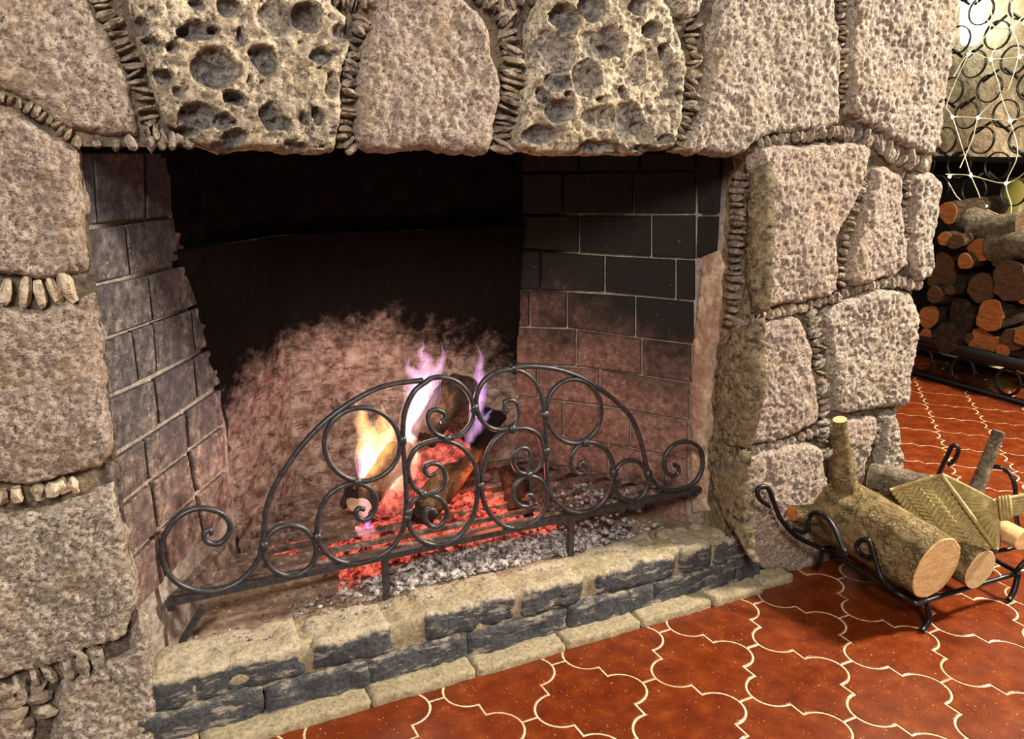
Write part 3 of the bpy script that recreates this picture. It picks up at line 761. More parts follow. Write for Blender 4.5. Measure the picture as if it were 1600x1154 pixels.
# strip of old plaster between the jamb and the brick
PS0 = np.array([1.100, 1.350]); PS1 = np.array([1.112, 1.285])
ps, pn = vplane(PS1, PS0)
for k, b in enumerate([[(1092,242),(1126,242),(1122,332),(1092,332)], [(1092,338),(1121,338),(1118,392),(1098,398),(1090,402)]]):
    if len(b) == 5: b = b[:3]+[b[4]]
    brick(b, (ps, pn), M['brick_right'], .004, par=lin2)
du = (PS0-PS1)/np.linalg.norm(PS0-PS1); FS = ((PS1[0], PS1[1], 0), (du[0], du[1], 0), (0, 0, 1), (-1, -.18, 0))
zz = np.linspace(.05, .93, 40)
sv = [(PS1[0]+du[0]*u+.008, PS1[1]+du[1]*u, z) for u in (-.03, .03, .08) for z in zz]
add('plaster_strip', sv, [(i*40+j, i*40+j+1, (i+1)*40+j+1, (i+1)*40+j) for i in range(2) for j in range(39)], M['fire_mortar'], lin)
def PSP(pts):
    out = []
    for px, py in pts:
        q3 = onp(px, py, ps, pn); out.append(((q3[:2]-PS1)@du, q3[2]))
    return out
heightstone('plaster_patch', PSP([(1098,402),(1112,388),(1128,395),(1130,470),(1122,500),(1110,560),(1106,640),(1104,720),(1108,800),(1080,800),(1078,700),(1076,600),(1082,520),(1090,450)]), FS, M['plaster'], lin, seed=140, drop=.008, edge=.004, amp=.5, wob=.004, bulge=.003)

# back of the firebox: lumpy, cracked, smoked and leaning forward as it rises
def fcorner(z):
    k = min(max((z-.40)/.42, 0), 1.15)
    return (LA+(LB-LA)*(1.0-.50*k), BC+np.array([-.03, -.10])*k, BD+np.array([0, -.035])*k)
def backfield(i0, i1, z0, z1, name, step=.006, push=.0, mat='fire_back', seed=5):
    L = .25 if i0 == 0 else .52
    nu = int(L/step)+2; nv = int((z1-z0)/step)+2; X0 = []
    for u in np.linspace(0, 1, nu):
        for z in np.linspace(z0, z1, nv):
            c = fcorner(z); p = c[i0]*(1-u)+c[i1]*u; X0.append((p[0], p[1], z))
    P3 = np.array(X0); d = fcorner(.3)[i1]-fcorner(.3)[i0]; d = d/np.linalg.norm(d); nn = np.array([d[1], -d[0]])
    if nn[1] > 0: nn = -nn
    row = .085; rr_ = P3[:, 2]/row + .12*fbm(P3, 6, 2, 2); r = np.floor(rr_); fz = np.abs((rr_ % 1)-.5)
    fx = np.abs((((P3[:, 0]+.09*(r % 2))/.19 + .10*fbm(P3, 7, 2, 4)) % 1)-.5)
    groove = np.exp(-((.5-fz)/.03)**2) + .8*np.exp(-((.5-fx)/.015)**2)
    wear = np.clip(.35+1.2*fbm(P3, 6, 2, 33), 0, 1)
    h = push + .007*fbm(P3, 9, 4, seed) + .0035*fbm(P3, 60, 3, seed+3) - .007*groove*wear
    c0 = fcorner(.3); ds = [(c0[1]-c0[0]), (c0[2]-c0[1])]; ns = [np.array([q[1], -q[0]])/np.linalg.norm(q) for q in ds]; av = ns[0]+ns[1]; av /= np.linalg.norm(av)
    uu = np.repeat(np.linspace(0, 1, nu), nv); wt = (uu if i0 == 0 else 1-uu)**4
    NX = nn[0]*(1-wt)+av[0]*wt; NY = nn[1]*(1-wt)+av[1]*wt
    X = np.stack([P3[:, 0]+NX*h, P3[:, 1]+NY*h, P3[:, 2]], 1)
    F = [(i*nv+j, (i+1)*nv+j, (i+1)*nv+j+1, i*nv+j+1) for i in range(nu-1) for j in range(nv-1)]
    return add(name, X, F, M[mat], lin, True)
ztop = .738
backfield(0, 1, .05, ztop, 'back_wall', push=.0)
backfield(1, 2, .05, ztop, 'back_wall', push=.0)
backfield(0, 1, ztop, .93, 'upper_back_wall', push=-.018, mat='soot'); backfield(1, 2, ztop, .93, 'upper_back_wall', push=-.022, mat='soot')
c3 = fcorner(ztop); cap = MB()
cap.put([(c3[0][0], c3[0][1], ztop), (c3[1][0], c3[1][1], ztop), (c3[2][0], c3[2][1], ztop), (c3[2][0], c3[2][1]+.05, ztop), (c3[1][0]-.02, c3[1][1]+.05, ztop), (c3[0][0]-.04, c3[0][1]+.04, ztop)], [(0, 1, 2, 3, 4, 5)])
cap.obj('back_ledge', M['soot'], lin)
th = MB()
th.put(*box(-.10, 1.22, YF+.09, 1.10+.75, .925, .99))
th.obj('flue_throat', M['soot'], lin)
# ------------------------------------------------------------------ hearth
he = MB(); he.put(*box(-.03, 1.15, 1.225, 1.75, .0, .085))
hearth = he.obj('hearth', M['fire_mortar'], fp)
# uneven dusty bed of the hearth
nx_, ny_ = 190, 84
gx, gy = np.meshgrid(np.linspace(-.04, 1.13, nx_), np.linspace(1.245, 1.74, ny_), indexing='ij')
P3 = np.stack([gx.ravel(), gy.ravel(), np.zeros(gx.size)], 1)
zb = .106 + .006*fbm(P3, 9, 3, 8) + .0035*fbm(P3, 60, 3, 12)
zb += .030*np.exp(-(((P3[:, 0]-.56)/.30)**2 + ((P3[:, 1]-1.42)/.11)**2))
V = np.stack([P3[:, 0], P3[:, 1], zb], 1)
F = [(i*ny_+j, (i+1)*ny_+j, (i+1)*ny_+j+1, i*ny_+j+1) for i in range(nx_-1) for j in range(ny_-1)]
add('dust_bed', V, F, M['dust'], hearth, True)
def hx(px, z=.115, y=1.21):
    # x where the upper front edge of the hearth is seen in this column
    ys = 1150 - (px-0)*.29
    for _ in range(12):
        p = ony(px, ys, y); ys += (p[2]-z)*1000*.8
    return p[0]
tops = [(230, 476), (484, 613), (625, 652), (662, 805), (812, 912), (930, 1054), (1062, 1112), (1116, 1166)]
for k, (a, b) in enumerate(tops):
    small = (k in (2,)); x0, x1 = hx(a), hx(b)
    zt = .117 + random.uniform(-.002, .002) - (.006 if small else 0)
    V, F = rough_box(x0, x1, 1.203+random.uniform(0, .003)+(.010 if small else 0), 1.296+random.uniform(-.01, .01), .060, zt, (max(4, int((x1-x0)/.008)), 10, 6), r=.011, amp=.0048, freq=38, seed=k+2)
    add('brick', V, F, M['hearth_brick'], hearth, True)
    # second row of top bricks behind the first
V, F = rough_box(hx(225), hx(1175), 1.211, 1.29, .05, .1145, (170, 12, 8), r=.008, amp=.0045, freq=35, seed=40)
add('mortar_bed', V, F, M['ledge'], hearth, True)
xs = -.03; k = 0
while xs < 1.17:
    L = .20*random.uniform(.85, 1.1); x1 = min(xs+L, 1.20)
    V, F = rough_box(xs, x1-.0015, 1.198+random.uniform(-.002, .002), 1.26, -.005, .062+random.uniform(-.002, .002), (24, 4, 8), r=.0045, amp=.0042, freq=42, seed=k+50)
    add('brick', V, F, M['low_brick'], hearth, True); xs = x1; k += 1
# low sandy ledge along the foot
def lx(px, py): return onz(px, py, .016)[0]
js = [-.10, .055, onz(594,1117,.014)[0], onz(762,1068,.014)[0], onz(906,1026,.014)[0], onz(1025,990,.014)[0], 1.04, 1.18, 1.27]
js = sorted(js)
for k in range(len(js)-1):
    V, F = rough_box(js[k]+.001, js[k+1]-.002, 1.158+random.uniform(-.001, .002)+(0.01 if k == 7 else 0), 1.215, -.01, .017+random.uniform(-.002, .001), (26, 10, 4), r=.006, amp=.0022, freq=50, seed=k+80)
    add('ledge_tile', V, F, M['ledge'], hearth, True)

# ------------------------------------------------------------------ ash and embers
def lump(c, s, r, seed):
    rr2 = random.Random(seed); V = []
    base = [(0, 0, 1), (.9, 0, .3), (.28, .85, .3), (-.72, .52, .3), (-.72, -.52, .3), (.28, -.85, .3), (.72, .52, -.3), (-.28, .85, -.3), (-.9, 0, -.3), (-.28, -.85, -.3), (.72, -.52, -.3), (0, 0, -1)]
    for b in base: V.append([c[i]+b[i]*s*r[i]*rr2.uniform(.65, 1.3) for i in range(3)])
    F = [(0,1,2),(0,2,3),(0,3,4),(0,4,5),(0,5,1),(1,6,2),(2,7,3),(3,8,4),(4,9,5),(5,10,1),(6,7,2),(7,8,3),(8,9,4),(9,10,5),(10,6,1),(11,7,6),(11,8,7),(11,9,8),(11,10,9),(11,6,10)]
    return V, F
ra = random.Random(11)
def bedz(x, y): return .106 + .030*math.exp(-(((x-.56)/.30)**2 + ((y-1.42)/.11)**2))
ash = MB()
for k in range(2300):
    u = ra.gauss(0, 1); x = .64+u*.14; y = 1.330+ra.gauss(0, .022)
    if not (.06 < x < 1.03 and 1.297 < y < 1.62): continue
    s = ra.uniform(.0025, .0085); ash.put(*lump((x, y, bedz(x, y)+s*.5+.002+max(0, .018*(1-abs(y-1.345)/.03))*math.exp(-((x-.62)/.2)**4)*ra.random()*1.3), s, (ra.uniform(.6, 1.3), ra.uniform(.6, 1.3), ra.uniform(.35, 1)), k))
for k in range(500):
    x = ra.uniform(.05, 1.04); y = ra.uniform(1.25, 1.5)
    s = ra.uniform(.0012, .0036); ash.put(*lump((x, y, (.117 if y < 1.3 else bedz(x, y))+s*.5), s, (1, 1, .7), k))
for k in range(260):
    x = .86+ra.gauss(0, .06); y = 1.36+ra.gauss(0, .05)
    if y > 1.30 and x < 1.10-.8*(y-1.35)-.03:
        s = ra.uniform(.004, .009); ash.put(*lump((x, y, .16+ra.uniform(-.02, .05)-abs(x-.86)*.15), s, (1, 1, .8), k))
o = ash.obj('ash_pile', M['ash']); tag(o, 'loose grey and white ash flakes lying under the front edge of the grate', 'ash', kind='stuff')
emb = MB()
gx, gy = np.meshgrid(np.linspace(.22, .86, 110), np.linspace(1.352, 1.60, 56), indexing='ij')
P3 = np.stack([gx.ravel(), gy.ravel(), np.zeros(gx.size)], 1)
ze = .100 + .090*np.exp(-(((P3[:, 0]-.57)/.22)**4 + ((P3[:, 1]-1.44)/.11)**4)) + .008*fbm(P3, 26, 3, 4) + .005*fbm(P3, 80, 2, 9)
emb.put(np.stack([P3[:, 0], P3[:, 1], ze], 1), [(i*56+j, (i+1)*56+j, (i+1)*56+j+1, i*56+j+1) for i in range(109) for j in range(55)])
for k in range(520):
    x = .56+ra.gauss(0, .12); y = 1.44+ra.gauss(0, .055)
    if not (1.355 < y < 1.62 and .25 < x < .85): continue
    s = ra.uniform(.006, .015); zc = .100+.088*math.exp(-(((x-.57)/.20)**4+((y-1.45)/.10)**4))
    emb.put(*lump((x, y, zc+s*.4), s, (1, 1, .8), k+900))
o = emb.obj('ember_bed', M['ember']); tag(o, 'bed of red glowing embers under the burning logs', 'embers', kind='stuff')

# ------------------------------------------------------------------ fire grate with scrolled front
YG = 1.292
gr = empty('fire_grate', (.55, YG, .118), 'wrought iron fire grate with an arched scrollwork front standing in the fireplace', 'grate')
def A_(l): return [(220+x*.3467, 550+y*.3467) for x, y in l]
def B_(l): return [(600+x*.3466, 500+y*.3466) for x, y in l]
def g3(l): return np.array([ony(px, py, YG) for px, py in l])
R0 = .0046
def scroll(pts, name='scroll', r=R0, taper=True, closed=False):
    P = smooth_path(g3(pts), 5, closed); n = len(P); R = np.full(n, r)
    V, F = tube(P, R, 8, closed, up=(0, 1, 0), flat=1.25)
    return add(name, V, F, M['iron'], gr, True)
scroll(A_([(322,818),(308,800),(286,815),(290,845),(320,862),(360,857),(395,820),(402,775),(370,730),(312,707),(245,705),(170,740),(115,810),(93,890),(110,970),(160,1035),(240,1070),(320,1075),(400,1055),(470,1010),(525,940),(548,860),(556,780),(568,700),(600,610),(655,520),(735,410),(850,295),(1000,195),(1120,148),(1270,126)]), 'arch_scroll')
def ring(cx, cy, rx, ry, conv, name='ring'):
    scroll(conv([(cx+rx*math.cos(a), cy+ry*math.sin(a)) for a in np.linspace(0, 2*math.pi, 20, endpoint=False)]), name, closed=True)
ring(672, 892, 118, 114, A_); ring(997, 415, 170, 165, A_)
scroll(A_([(1008,707),(985,703),(969,722),(985,750),(1020,752),(1053,715),(1060,660),(1035,615),(980,590),(910,602),(842,650),(802,740),(796,830),(832,900),(900,942),(990,948),(1090,910),(1155,850),(1192,760),(1197,640),(1188,500),(1180,380),(1190,270),(1230,180),(1285,134)]) +
       B_([(220,260),(270,258),(330,278),(382,332),(403,400),(393,460),(350,513),(290,528),(232,510),(198,462),(203,418),(235,403),(268,418),(270,445),(252,457)]))
scroll(B_([(228,690),(205,700),(184,680),(194,652),(232,645),(266,668),(278,710),(263,750),(225,778),(170,778),(127,740),(108,680),(118,620),(152,572),(210,547),(270,542),(330,560),(378,600),(413,660),(423,740),(416,830),(398,890),(360,948),(310,993),(250,1010),(200,1006),(150,980),(116,930),(107,870),(132,815),(175,792),(230,792),(268,820),(284,860),(272,905),(240,928),(204,922),(183,890),(192,858),(218,852),(232,868)]))
scroll(B_([(558,400),(545,412),(538,388),(548,366),(575,360),(598,377),(606,410),(598,455),(570,483),(520,493),(467,478),(428,430),(414,370),(427,310),(462,262),(520,230),(590,222),(650,250),(692,300),(712,360),(723,430),(729,520),(731,620),(734,700),(745,770),(777,820),(830,858),(890,867),(957,843),(1005,790),(1030,720),(1032,650),(1003,588),(950,553),(900,553),(858,585),(841,630),(852,673),(880,692),(903,683),(908,655),(890,640),(880,655)]))
ring(855, 410, 124, 144, B_); ring(1112, 722, 78, 92, B_)
scroll(B_([(575,217),(620,210),(680,208),(780,221),(880,255),(960,300),(1040,362),(1108,430),(1150,520),(1175,620),(1190,680),(1222,735),(1270,762),(1330,763),(1388,740),(1427,690),(1437,630),(1423,578),(1375,548),(1315,557),(1272,600),(1262,650),(1277,688),(1307,702),(1328,682),(1324,658),(1306,652)]), 'arch_scroll')
scroll(B_([(625,618),(640,632),(656,612),(645,580),(607,578),(584,612),(587,655),(617,688),(665,688),(707,650),(719,590),(698,522),(650,490),(590,489),(532,512),(482,562),(452,640),(440,730),(448,810),(482,878),(540,926),(600,935),(660,917),(708,878),(732,820),(732,762),(708,722),(665,702),(622,712),(587,750),(585,800),(612,833),(650,838),(673,815),(664,788),(640,787)]))
# collars where scrolls touch
for (px, py) in A_([(553,870),(1178,395),(975,585),(793,832),(1198,745)]) + B_([(405,395),(722,425),(283,535),(575,490),(432,745),(650,697),(1035,685),(728,590),(905,552),(175,785),(1190,690),(107,865)]):
    c = ony(px, py, YG); V, F = rough_box(c[0]-.007, c[0]+.007, YG-.0075, YG+.0075, c[2]-.008, c[2]+.008, (2, 2, 2), r=.003, amp=0)
    add('collar', V, F, M['iron'], gr, True)
b0, b1 = ony(262, 941, YG), ony(1095, 764, YG); ZG = (b0[2]+b1[2])/2
def bar(name, p, q, wd, hg, mat, parent=gr):
    p = np.array(p, float); q = np.array(q, float); d = (q-p)/np.linalg.norm(q-p); s = np.cross(d, (0, 0, 1)) if abs(d[2]) < .95 else np.cross(d, (0, 1, 0)); s /= np.linalg.norm(s); u = np.cross(s, d)
    V = [e + s*a*wd/2 + u*b*hg/2 for e in (p, q) for a, b in ((-1, -1), (1, -1), (1, 1), (-1, 1))]
    F = [(3, 2, 1, 0), (4, 5, 6, 7), (0, 1, 5, 4), (1, 2, 6, 5), (2, 3, 7, 6), (3, 0, 4, 7)]
    return add(name, V, F, mat, parent)
bar('front_rail', b0, b1, .009, .0115, M['iron'])
bar('rail_lip', b0+np.array([0, .008, .003]), b1+np.array([0, .008, .003]), .007, .003, M['iron'])
def lim(y): return (-.02+.6*(y-1.222)+.045, 1.10-.806*(y-1.35)-.03)
bars_y = [1.322, 1.362, 1.408, 1.458, 1.512, 1.568, 1.625]
for y in bars_y:
    l, r = lim(y); l = max(l, .038); r = min(r, 1.08)
    bar('grate_bar', (l, y, ZG-.004), (r, y, ZG-.004), .009, .009, M['grate_iron'])
bar('side_rail', (.037, YG, ZG-.012), (.037, 1.33, ZG-.012), .012, .008, M['iron'])
bar('side_rail', (.045, 1.33, ZG-.013), (.225, 1.62, ZG-.013), .012, .008, M['grate_iron'])
bar('side_rail', (1.085, YG, ZG-.012), (1.085, 1.33, ZG-.012), .012, .008, M['iron'])
bar('side_rail', (1.08, 1.335, ZG-.013), (.855, 1.62, ZG-.013), .012, .008, M['grate_iron'])
f1 = onz(284, 1003, .117); t1 = ony(317, 948, YG)
bar('leg', t1, f1, .011, .011, M['iron'])
for a, b in (((602, 885), (602, 934)), ((892, 815), (893, 861))):
    tp = ony(*a, YG); bar('leg', (tp[0], YG, ZG-.004), (tp[0], YG+.0, .112), .011, .011, M['iron'])
for x in (.28, .62, .80): bar('leg', (x, 1.60, ZG-.008), (x, 1.60, .10), .011, .011, M['grate_iron'])

# ------------------------------------------------------------------ burning logs
def frame_of(d):
    d = d/np.linalg.norm(d); a = np.cross(d, (0, 0, 1.)); 
    if np.linalg.norm(a) < .05: a = np.cross(d, (0, 1., 0))
    a /= np.linalg.norm(a); return d, a, np.cross(a, d)
def log_geo(p, q, r0, r1, seed, seg=22, rings=14, rough=.10, bend=0.0, flat=1.0, facet=0.0):
    """geometry is returned in local coordinates with the log running along Y"""
    p = np.array(p, float); q = np.array(q, float); L = np.linalg.norm(q-p)
    V = []; F = []
    for i in range(rings+1):
        t = i/rings; r = r0+(r1-r0)*t; off = bend*math.sin(math.pi*t)
        for k in range(seg):
            a = 2*math.pi*k/seg; c = np.array([math.cos(a)*r, t*L, math.sin(a)*r*flat])
            nn = fbm(np.array([c+seed*.7]), 14, 2, seed)[0]*rough + fbm(np.array([c+seed*.7]), 60, 2, seed+3)[0]*rough*.35
            nn += facet*(abs(math.cos(1.5*a+seed))-.55)
            V.append((c[0]*(1+nn)+off, c[1], c[2]*(1+nn)))
    for i in range(rings):
        for k in range(seg): F.append((i*seg+k, (i+1)*seg+k, (i+1)*seg+(k+1) % seg, i*seg+(k+1) % seg))
    return np.array(V), F, seg, rings, L
def set_dir(o, p, q):
    d, a, b = frame_of(np.array(q, float)-np.array(p, float))
    o.rotation_euler = Matrix(((a[0], d[0], b[0]), (a[1], d[1], b[1]), (a[2], d[2], b[2]))).to_euler()
def make_log(name, p, q, r0, r1, mat, cutmat, seed, label, cat='log', group=None, cutmat2=None, **kw):
    V, F, seg, rings, L = log_geo(p, q, r0, r1, seed, **kw)
    root = empty(name, p, label, cat, group); set_dir(root, p, q)
    def child(nm, V, F, mat, sm=True):
        me = mesh(nm, V, F, mat, sm); o = bpy.data.objects.new(nm, me); COL.objects.link(o); o.parent = root; return o
    child('bark', V.tolist(), F, mat)
    for e, (i, cm) in enumerate(((0, cutmat), (rings, cutmat2 or cutmat))):
        R = V[i*seg:(i+1)*seg]; c = R.mean(0); dy = -.0015 if e == 0 else .0015
        ring2 = c+(R-c)*.97; ring2[:, 1] += dy; vv = np.concatenate([R, ring2]).tolist()
        ff = [(k, (k+1) % seg, seg+(k+1) % seg, seg+k) for k in range(seg)] + [tuple(seg+k for k in range(seg))]
        if e: ff = [f[::-1] for f in ff]
        child('cut_face', vv, ff, cm, False)
    return root, child
def D(px, py, y): return ony(px, py, y)
make_log('burning_log', D(652,815,1.40), D(772,650,1.60), .030, .024, M['charbrown'], M['char'], 31, 'long charred log leaning diagonally up to the right across the fire', 'log', 'burning logs', facet=.45, rough=.22, seg=20, flat=.85)
make_log('burning_log', D(664,684,1.46), D(728,598,1.52), .030, .034, M['char'], M['char'], 37, 'short black split log propped highest on the fire, its pointed end up', 'log', 'burning logs', facet=.45, rough=.30, flat=.8)
make_log('burning_log', D(640,790,1.50), D(712,690,1.54), .040, .036, M['ember_log'], M['ember_log'], 41, 'log glowing red behind the middle scroll, burnt through to embers', 'log', 'burning logs', facet=.45, rough=.16)
make_log('burning_log', D(562,792,1.37), D(628,705,1.50), .021, .026, M['charbrown'], M['cut_pale'], 43, 'split log with a pale cut end on the left of the fire', 'log', 'burning logs', facet=.45, rough=.2)
make_log('burning_log', D(545,775,1.42), D(645,800,1.44), .024, .030, M['ember_log'], M['char'], 47, 'smouldering reddish log lying low across the left embers', 'log', 'burning logs', facet=.45, rough=.2)
make_log('burning_log', D(812,808,1.38), D(800,742,1.52), .026, .026, M['char'], M['char'], 53, 'short black stub standing at the right end of the embers', 'log', 'burning logs', facet=.45, rough=.25)

# ------------------------------------------------------------------ flames
fm_y = flame_mat('flame_yellow', [(.0, (.55, .25, 1.0)), (.14, (1, .35, .55)), (.3, (1, .50, .16)), (.7, (1, .52, .12)), (1.0, (.8, .22, .10))], 1.35, D(570,830,1.36)[2], D(585,620,1.36)[2])
fm_v = flame_mat('flame_violet', [(.0, (1, .40, .25)), (.25, (1, .55, .35)), (.5, (1, .55, .55)), (.75, (.55, .38, 1.0)), (1.0, (.75, .34, .55))], 1.15, D(600,790,1.42)[2], D(690,535,1.42)[2])
fm_b = flame_mat('flame_blue', [(.0, (1, .4, .5)), (.3, (.65, .42, 1.0)), (.7, (.62, .36, 1.0)), (1.0, (.75, .32, .60))], 1.1, D(740,700,1.5)[2], D(748,535,1.5)[2])
def tongue(mb, pts, y, shell, seed):
    """one of four nested shells of a tongue of fire: together they fade softly towards the rim"""
    P = smooth_path(np.array([ony(px, py, y) for px, py, r in pts]), 8); n = len(P); tt = np.linspace(0, 1, n)
    rs = np.array([r for *_, r in pts], float); R_ = np.interp(np.linspace(0, len(pts)-1, n), np.arange(len(pts)), rs)*.00140
    w1 = .0045*np.sin(tt*9+seed)*tt + .0025*np.sin(tt*21+seed*2); P = P + np.stack([w1, 0*w1, 0*w1], 1)
    k = (1.12, .86, .60, .34)[shell]; cut = n - int(n*(0, .05, .13, .22)[shell])
    P = P[:cut]; R_ = R_[:cut]*k*np.clip((cut-1-np.arange(cut))/(.35*cut), 0, 1)**.6
    V, F = tube(P, np.maximum(R_, .0005), 14, up=(0, 1, 0), flat=.75); mb.put(V, F)
def flame(tongues, mat, label):
    root = empty('flame', ony(tongues[0][1][0][0], tongues[0][1][0][1], tongues[0][0]), label, 'flame', 'flames on the logs')
    for i, (y, pts) in enumerate(tongues):
        part = None
        for sh in range(4):
            mb = MB(); tongue(mb, pts, y, sh, i*1.7+pts[0][0])
            o = mb.obj('flame_tongue' if sh == 0 else 'flame_core', mat, root if part is None else part, True)
            if part is None: part = o
flame([(1.345, [(572,826,3),(572,800,6),(570,760,8),(576,720,15),(592,690,20),(600,668,17),(596,648,8),(590,628,1)]),
       (1.36, [(566,760,5),(572,720,9),(574,690,12),(566,660,9),(562,640,6),(560,622,1)]),
       (1.35, [(580,740,7),(598,710,12),(610,680,8),(608,650,1)])], fm_y, 'yellow flame burning on the left, seen through the large left ring')
flame([(1.36, [(598,786,5),(612,760,11),(624,730,11),(634,700,12),(642,670,14),(656,640,17),(668,612,18),(680,580,10),(690,555,6),(693,532,1)]),
       (1.365, [(636,690,8),(646,650,15),(648,610,14),(643,580,8),(640,556,1)]),
       (1.37, [(648,640,10),(660,600,13),(664,570,9),(662,548,5),(661,534,1)]),
       (1.352, [(620,770,7),(636,744,9),(648,716,7),(660,690,1)])], fm_v, 'tall violet and cream flame rising in the middle of the fire')
flame([(1.45, [(730,700,3),(736,676,8),(745,650,11),(750,620,9),(748,590,8),(748,560,6),(747,534,1)]),
       (1.452, [(734,690,4),(748,668,7),(760,650,4),(768,636,1)])], fm_b, 'thin pink violet flame rising right of the split log')
flame([(1.34, [(556,824,2),(568,831,7),(580,828,5),(588,815,1)])], fm_b, 'tiny violet flame licking under the pale cut log end')

# ================================================================== small rack with logs and fan
rk = empty('log_rack', (1.45, 1.05, 0), 'small black wrought iron log rack with curled hooks beside the fireplace', 'rack')
def rod(pts3, r=.0052, name='rod', closed=False, n=5):
    V, F = tube(smooth_path(pts3, n, closed), r, 8, closed); return add(name, V, F, M['black_iron'], rk, True)
XR = 1.295
rod([ony(px, py, 1.150) for px, py in [(1202,790),(1188,780),(1183,767),(1190,760),(1201,764),(1210,787),(1221,812),(1245,838)]] + [onx(1285,857,XR+.01)], name='hook')
rod([onx(px, py, XR-.04) for px, py in [(1240,826),(1255,831),(1263,824),(1264,808),(1275,800),(1291,808),(1307,832),(1319,862)]], name='hook')
rod([onx(1285,857,XR+.01), onx(1330,882,XR+.01), onx(1400,925,XR+.01), onz(1431,944,.058)], name='side_rail')
rod([onx(px, py, XR) for px, py in [(1360,872),(1345,865),(1339,852),(1348,843),(1360,847),(1369,877),(1378,903),(1398,924)]], name='hook')
c1 = onz(1431, 944, .058); c2 = (1.640, .918, .055); c3 = onx(1285, 857, XR+.01); c4 = (1.66, 1.14, .06)
rod([c1, onz(1490,925,.056), c2], name='cross_bar', n=3); rod([c3, (1.48, 1.15, .058), c4], name='cross_bar', n=3); rod([c2, (1.65, 1.03, .058), c4], name='side_rail', n=3)
rod([c1+np.array([.03, 0, -.002]), onz(1452,968,.02), onz(1440,985,.004)], .006, 'leg', n=3)
rod([c2, (1.625, .912, .02), onz(1576,937,.005)], .006, 'leg', n=3)
rod([c3, onz(1280,878,.03), onz(1274,890,.005)], .006, 'leg', n=3)
rod([c4, (1.67, 1.15, .03), (1.68, 1.16, .005)], .006, 'leg', n=3)
# hooks on the far side of the logs
XR2 = 1.70
rod([onx(px, py, XR2) for px, py in [(1450,775),(1466,742),(1478,716),(1487,698),(1495,696),(1497,706),(1490,720),(1482,726)]], name='hook')
rod([onx(px, py, XR2+.04) for px, py in [(1512,775),(1522,752),(1538,734),(1560,729),(1578,740),(1586,762),(1587,800)]], name='hook')
rod([onx(px, py, XR2+.04) for px, py in [(1587,800),(1590,850)]] + [(1.66, 1.0, .058)], name='hook')
rod([c2, onz(1590,890,.07), onz(1612,866,.10)], name='hook', n=3)

# logs in the rack
p, q = onz(1463, 888, .128), np.array([1.362, 1.165, .156])
lg, ch = make_log('log', p, q, .0665, .073, M['bark'], M['cut'], 61, 'thickest log in the small rack, cracked olive bark, wide tan cut face and upright stub', 'log', 'logs in the small rack', rough=.05, seg=40, rings=26)
def stub(base, tip, r0, r1, seed, capmat, root, nm='branch_stub', mat='bark'):
    V, F, seg, rings, L = log_geo(base, tip, r0, r1, seed, seg=16, rings=8, rough=.12)
    d, a, b = frame_of(np.array(tip, float)-np.array(base, float))
    Rw = np.stack([a, d, b], 1); W = V@Rw.T + np.array(base)
    Mi = np.array((Matrix.Translation(root.location) @ root.rotation_euler.to_matrix().to_4x4()).inverted())
    Wl = (np.c_[W, np.ones(len(W))]@Mi.T)[:, :3]
    me = mesh(nm, Wl.tolist(), F, M[mat], True); o = bpy.data.objects.new(nm, me); COL.objects.link(o); o.parent = root
    rim = Wl[-seg:]; me2 = mesh('stub_end', rim.tolist(), [tuple(range(seg))[::-1]], capmat); o2 = bpy.data.objects.new('stub_end', me2); COL.objects.link(o2); o2.parent = o
stub(ony(1321, 765, 1.128), ony(1312, 655, 1.122), .025, .0140, 3, M['cut_pale'], lg)
stub((1.330, 1.150, .150), ony(1238, 801, 1.150), .026, .0165, 5, M['cut_orange'], lg)
p2 = onz(1531, 890, .105)
lg2, ch = make_log('log', p2, (1.49, 1.16, .13), .042, .044, M['bark'], M['cut_pale'], 67, 'thinner log with a pale round cut face, just right of the thickest log', 'log', 'logs in the small rack', rough=.06, seg=32)
lg3, ch = make_log('log', (1.582, .960, .108), (1.60, 1.17, .12), .046, .048, M['bark_dark'], M['bark_dark'], 71, 'dark barked log at the right of the small rack, under the woven fan', 'log', 'logs in the small rack', rough=.10, seg=28)
lg4, ch = make_log('log', (1.545, 1.08, .195), (1.50, 1.19, .195), .034, .034, M['bark_grey'], M['cut_pale'], 73, 'short grey log end poking out behind the upright stub', 'log', 'logs in the small rack', rough=.14)
make_log('log', (1.700, .955, .100), (1.70, 1.17, .105), .030, .034, M['cut'], M['cut'], 79, 'pale barkless split log at the far right of the small rack', 'log', 'logs in the small rack', rough=.16, seg=14, flat=.8)
stub((1.66, 1.06, .13), onx(1561, 673, 1.72), .019, .0125, 9, M['cut_pale'], lg3, mat='bark_grey')

# woven palm fan
fan = empty('palm_fan', onz(1530, 800, .19), 'straw coloured woven palm fan with bound handle lying on the small log rack', 'fan')
Lp, Tp, Bp = onz(1400, 762, .215), onz(1472, 743, .255), onz(1556, 858, .150)
fn = np.cross(Tp-Lp, Bp-Lp); fn /= np.linalg.norm(fn)
if fn@(-Tp+np.array([0, 0, H])) < 0: fn = -fn
def fpt(px, py, lift=0.0): return onp(px, py, Lp, fn)+fn*lift
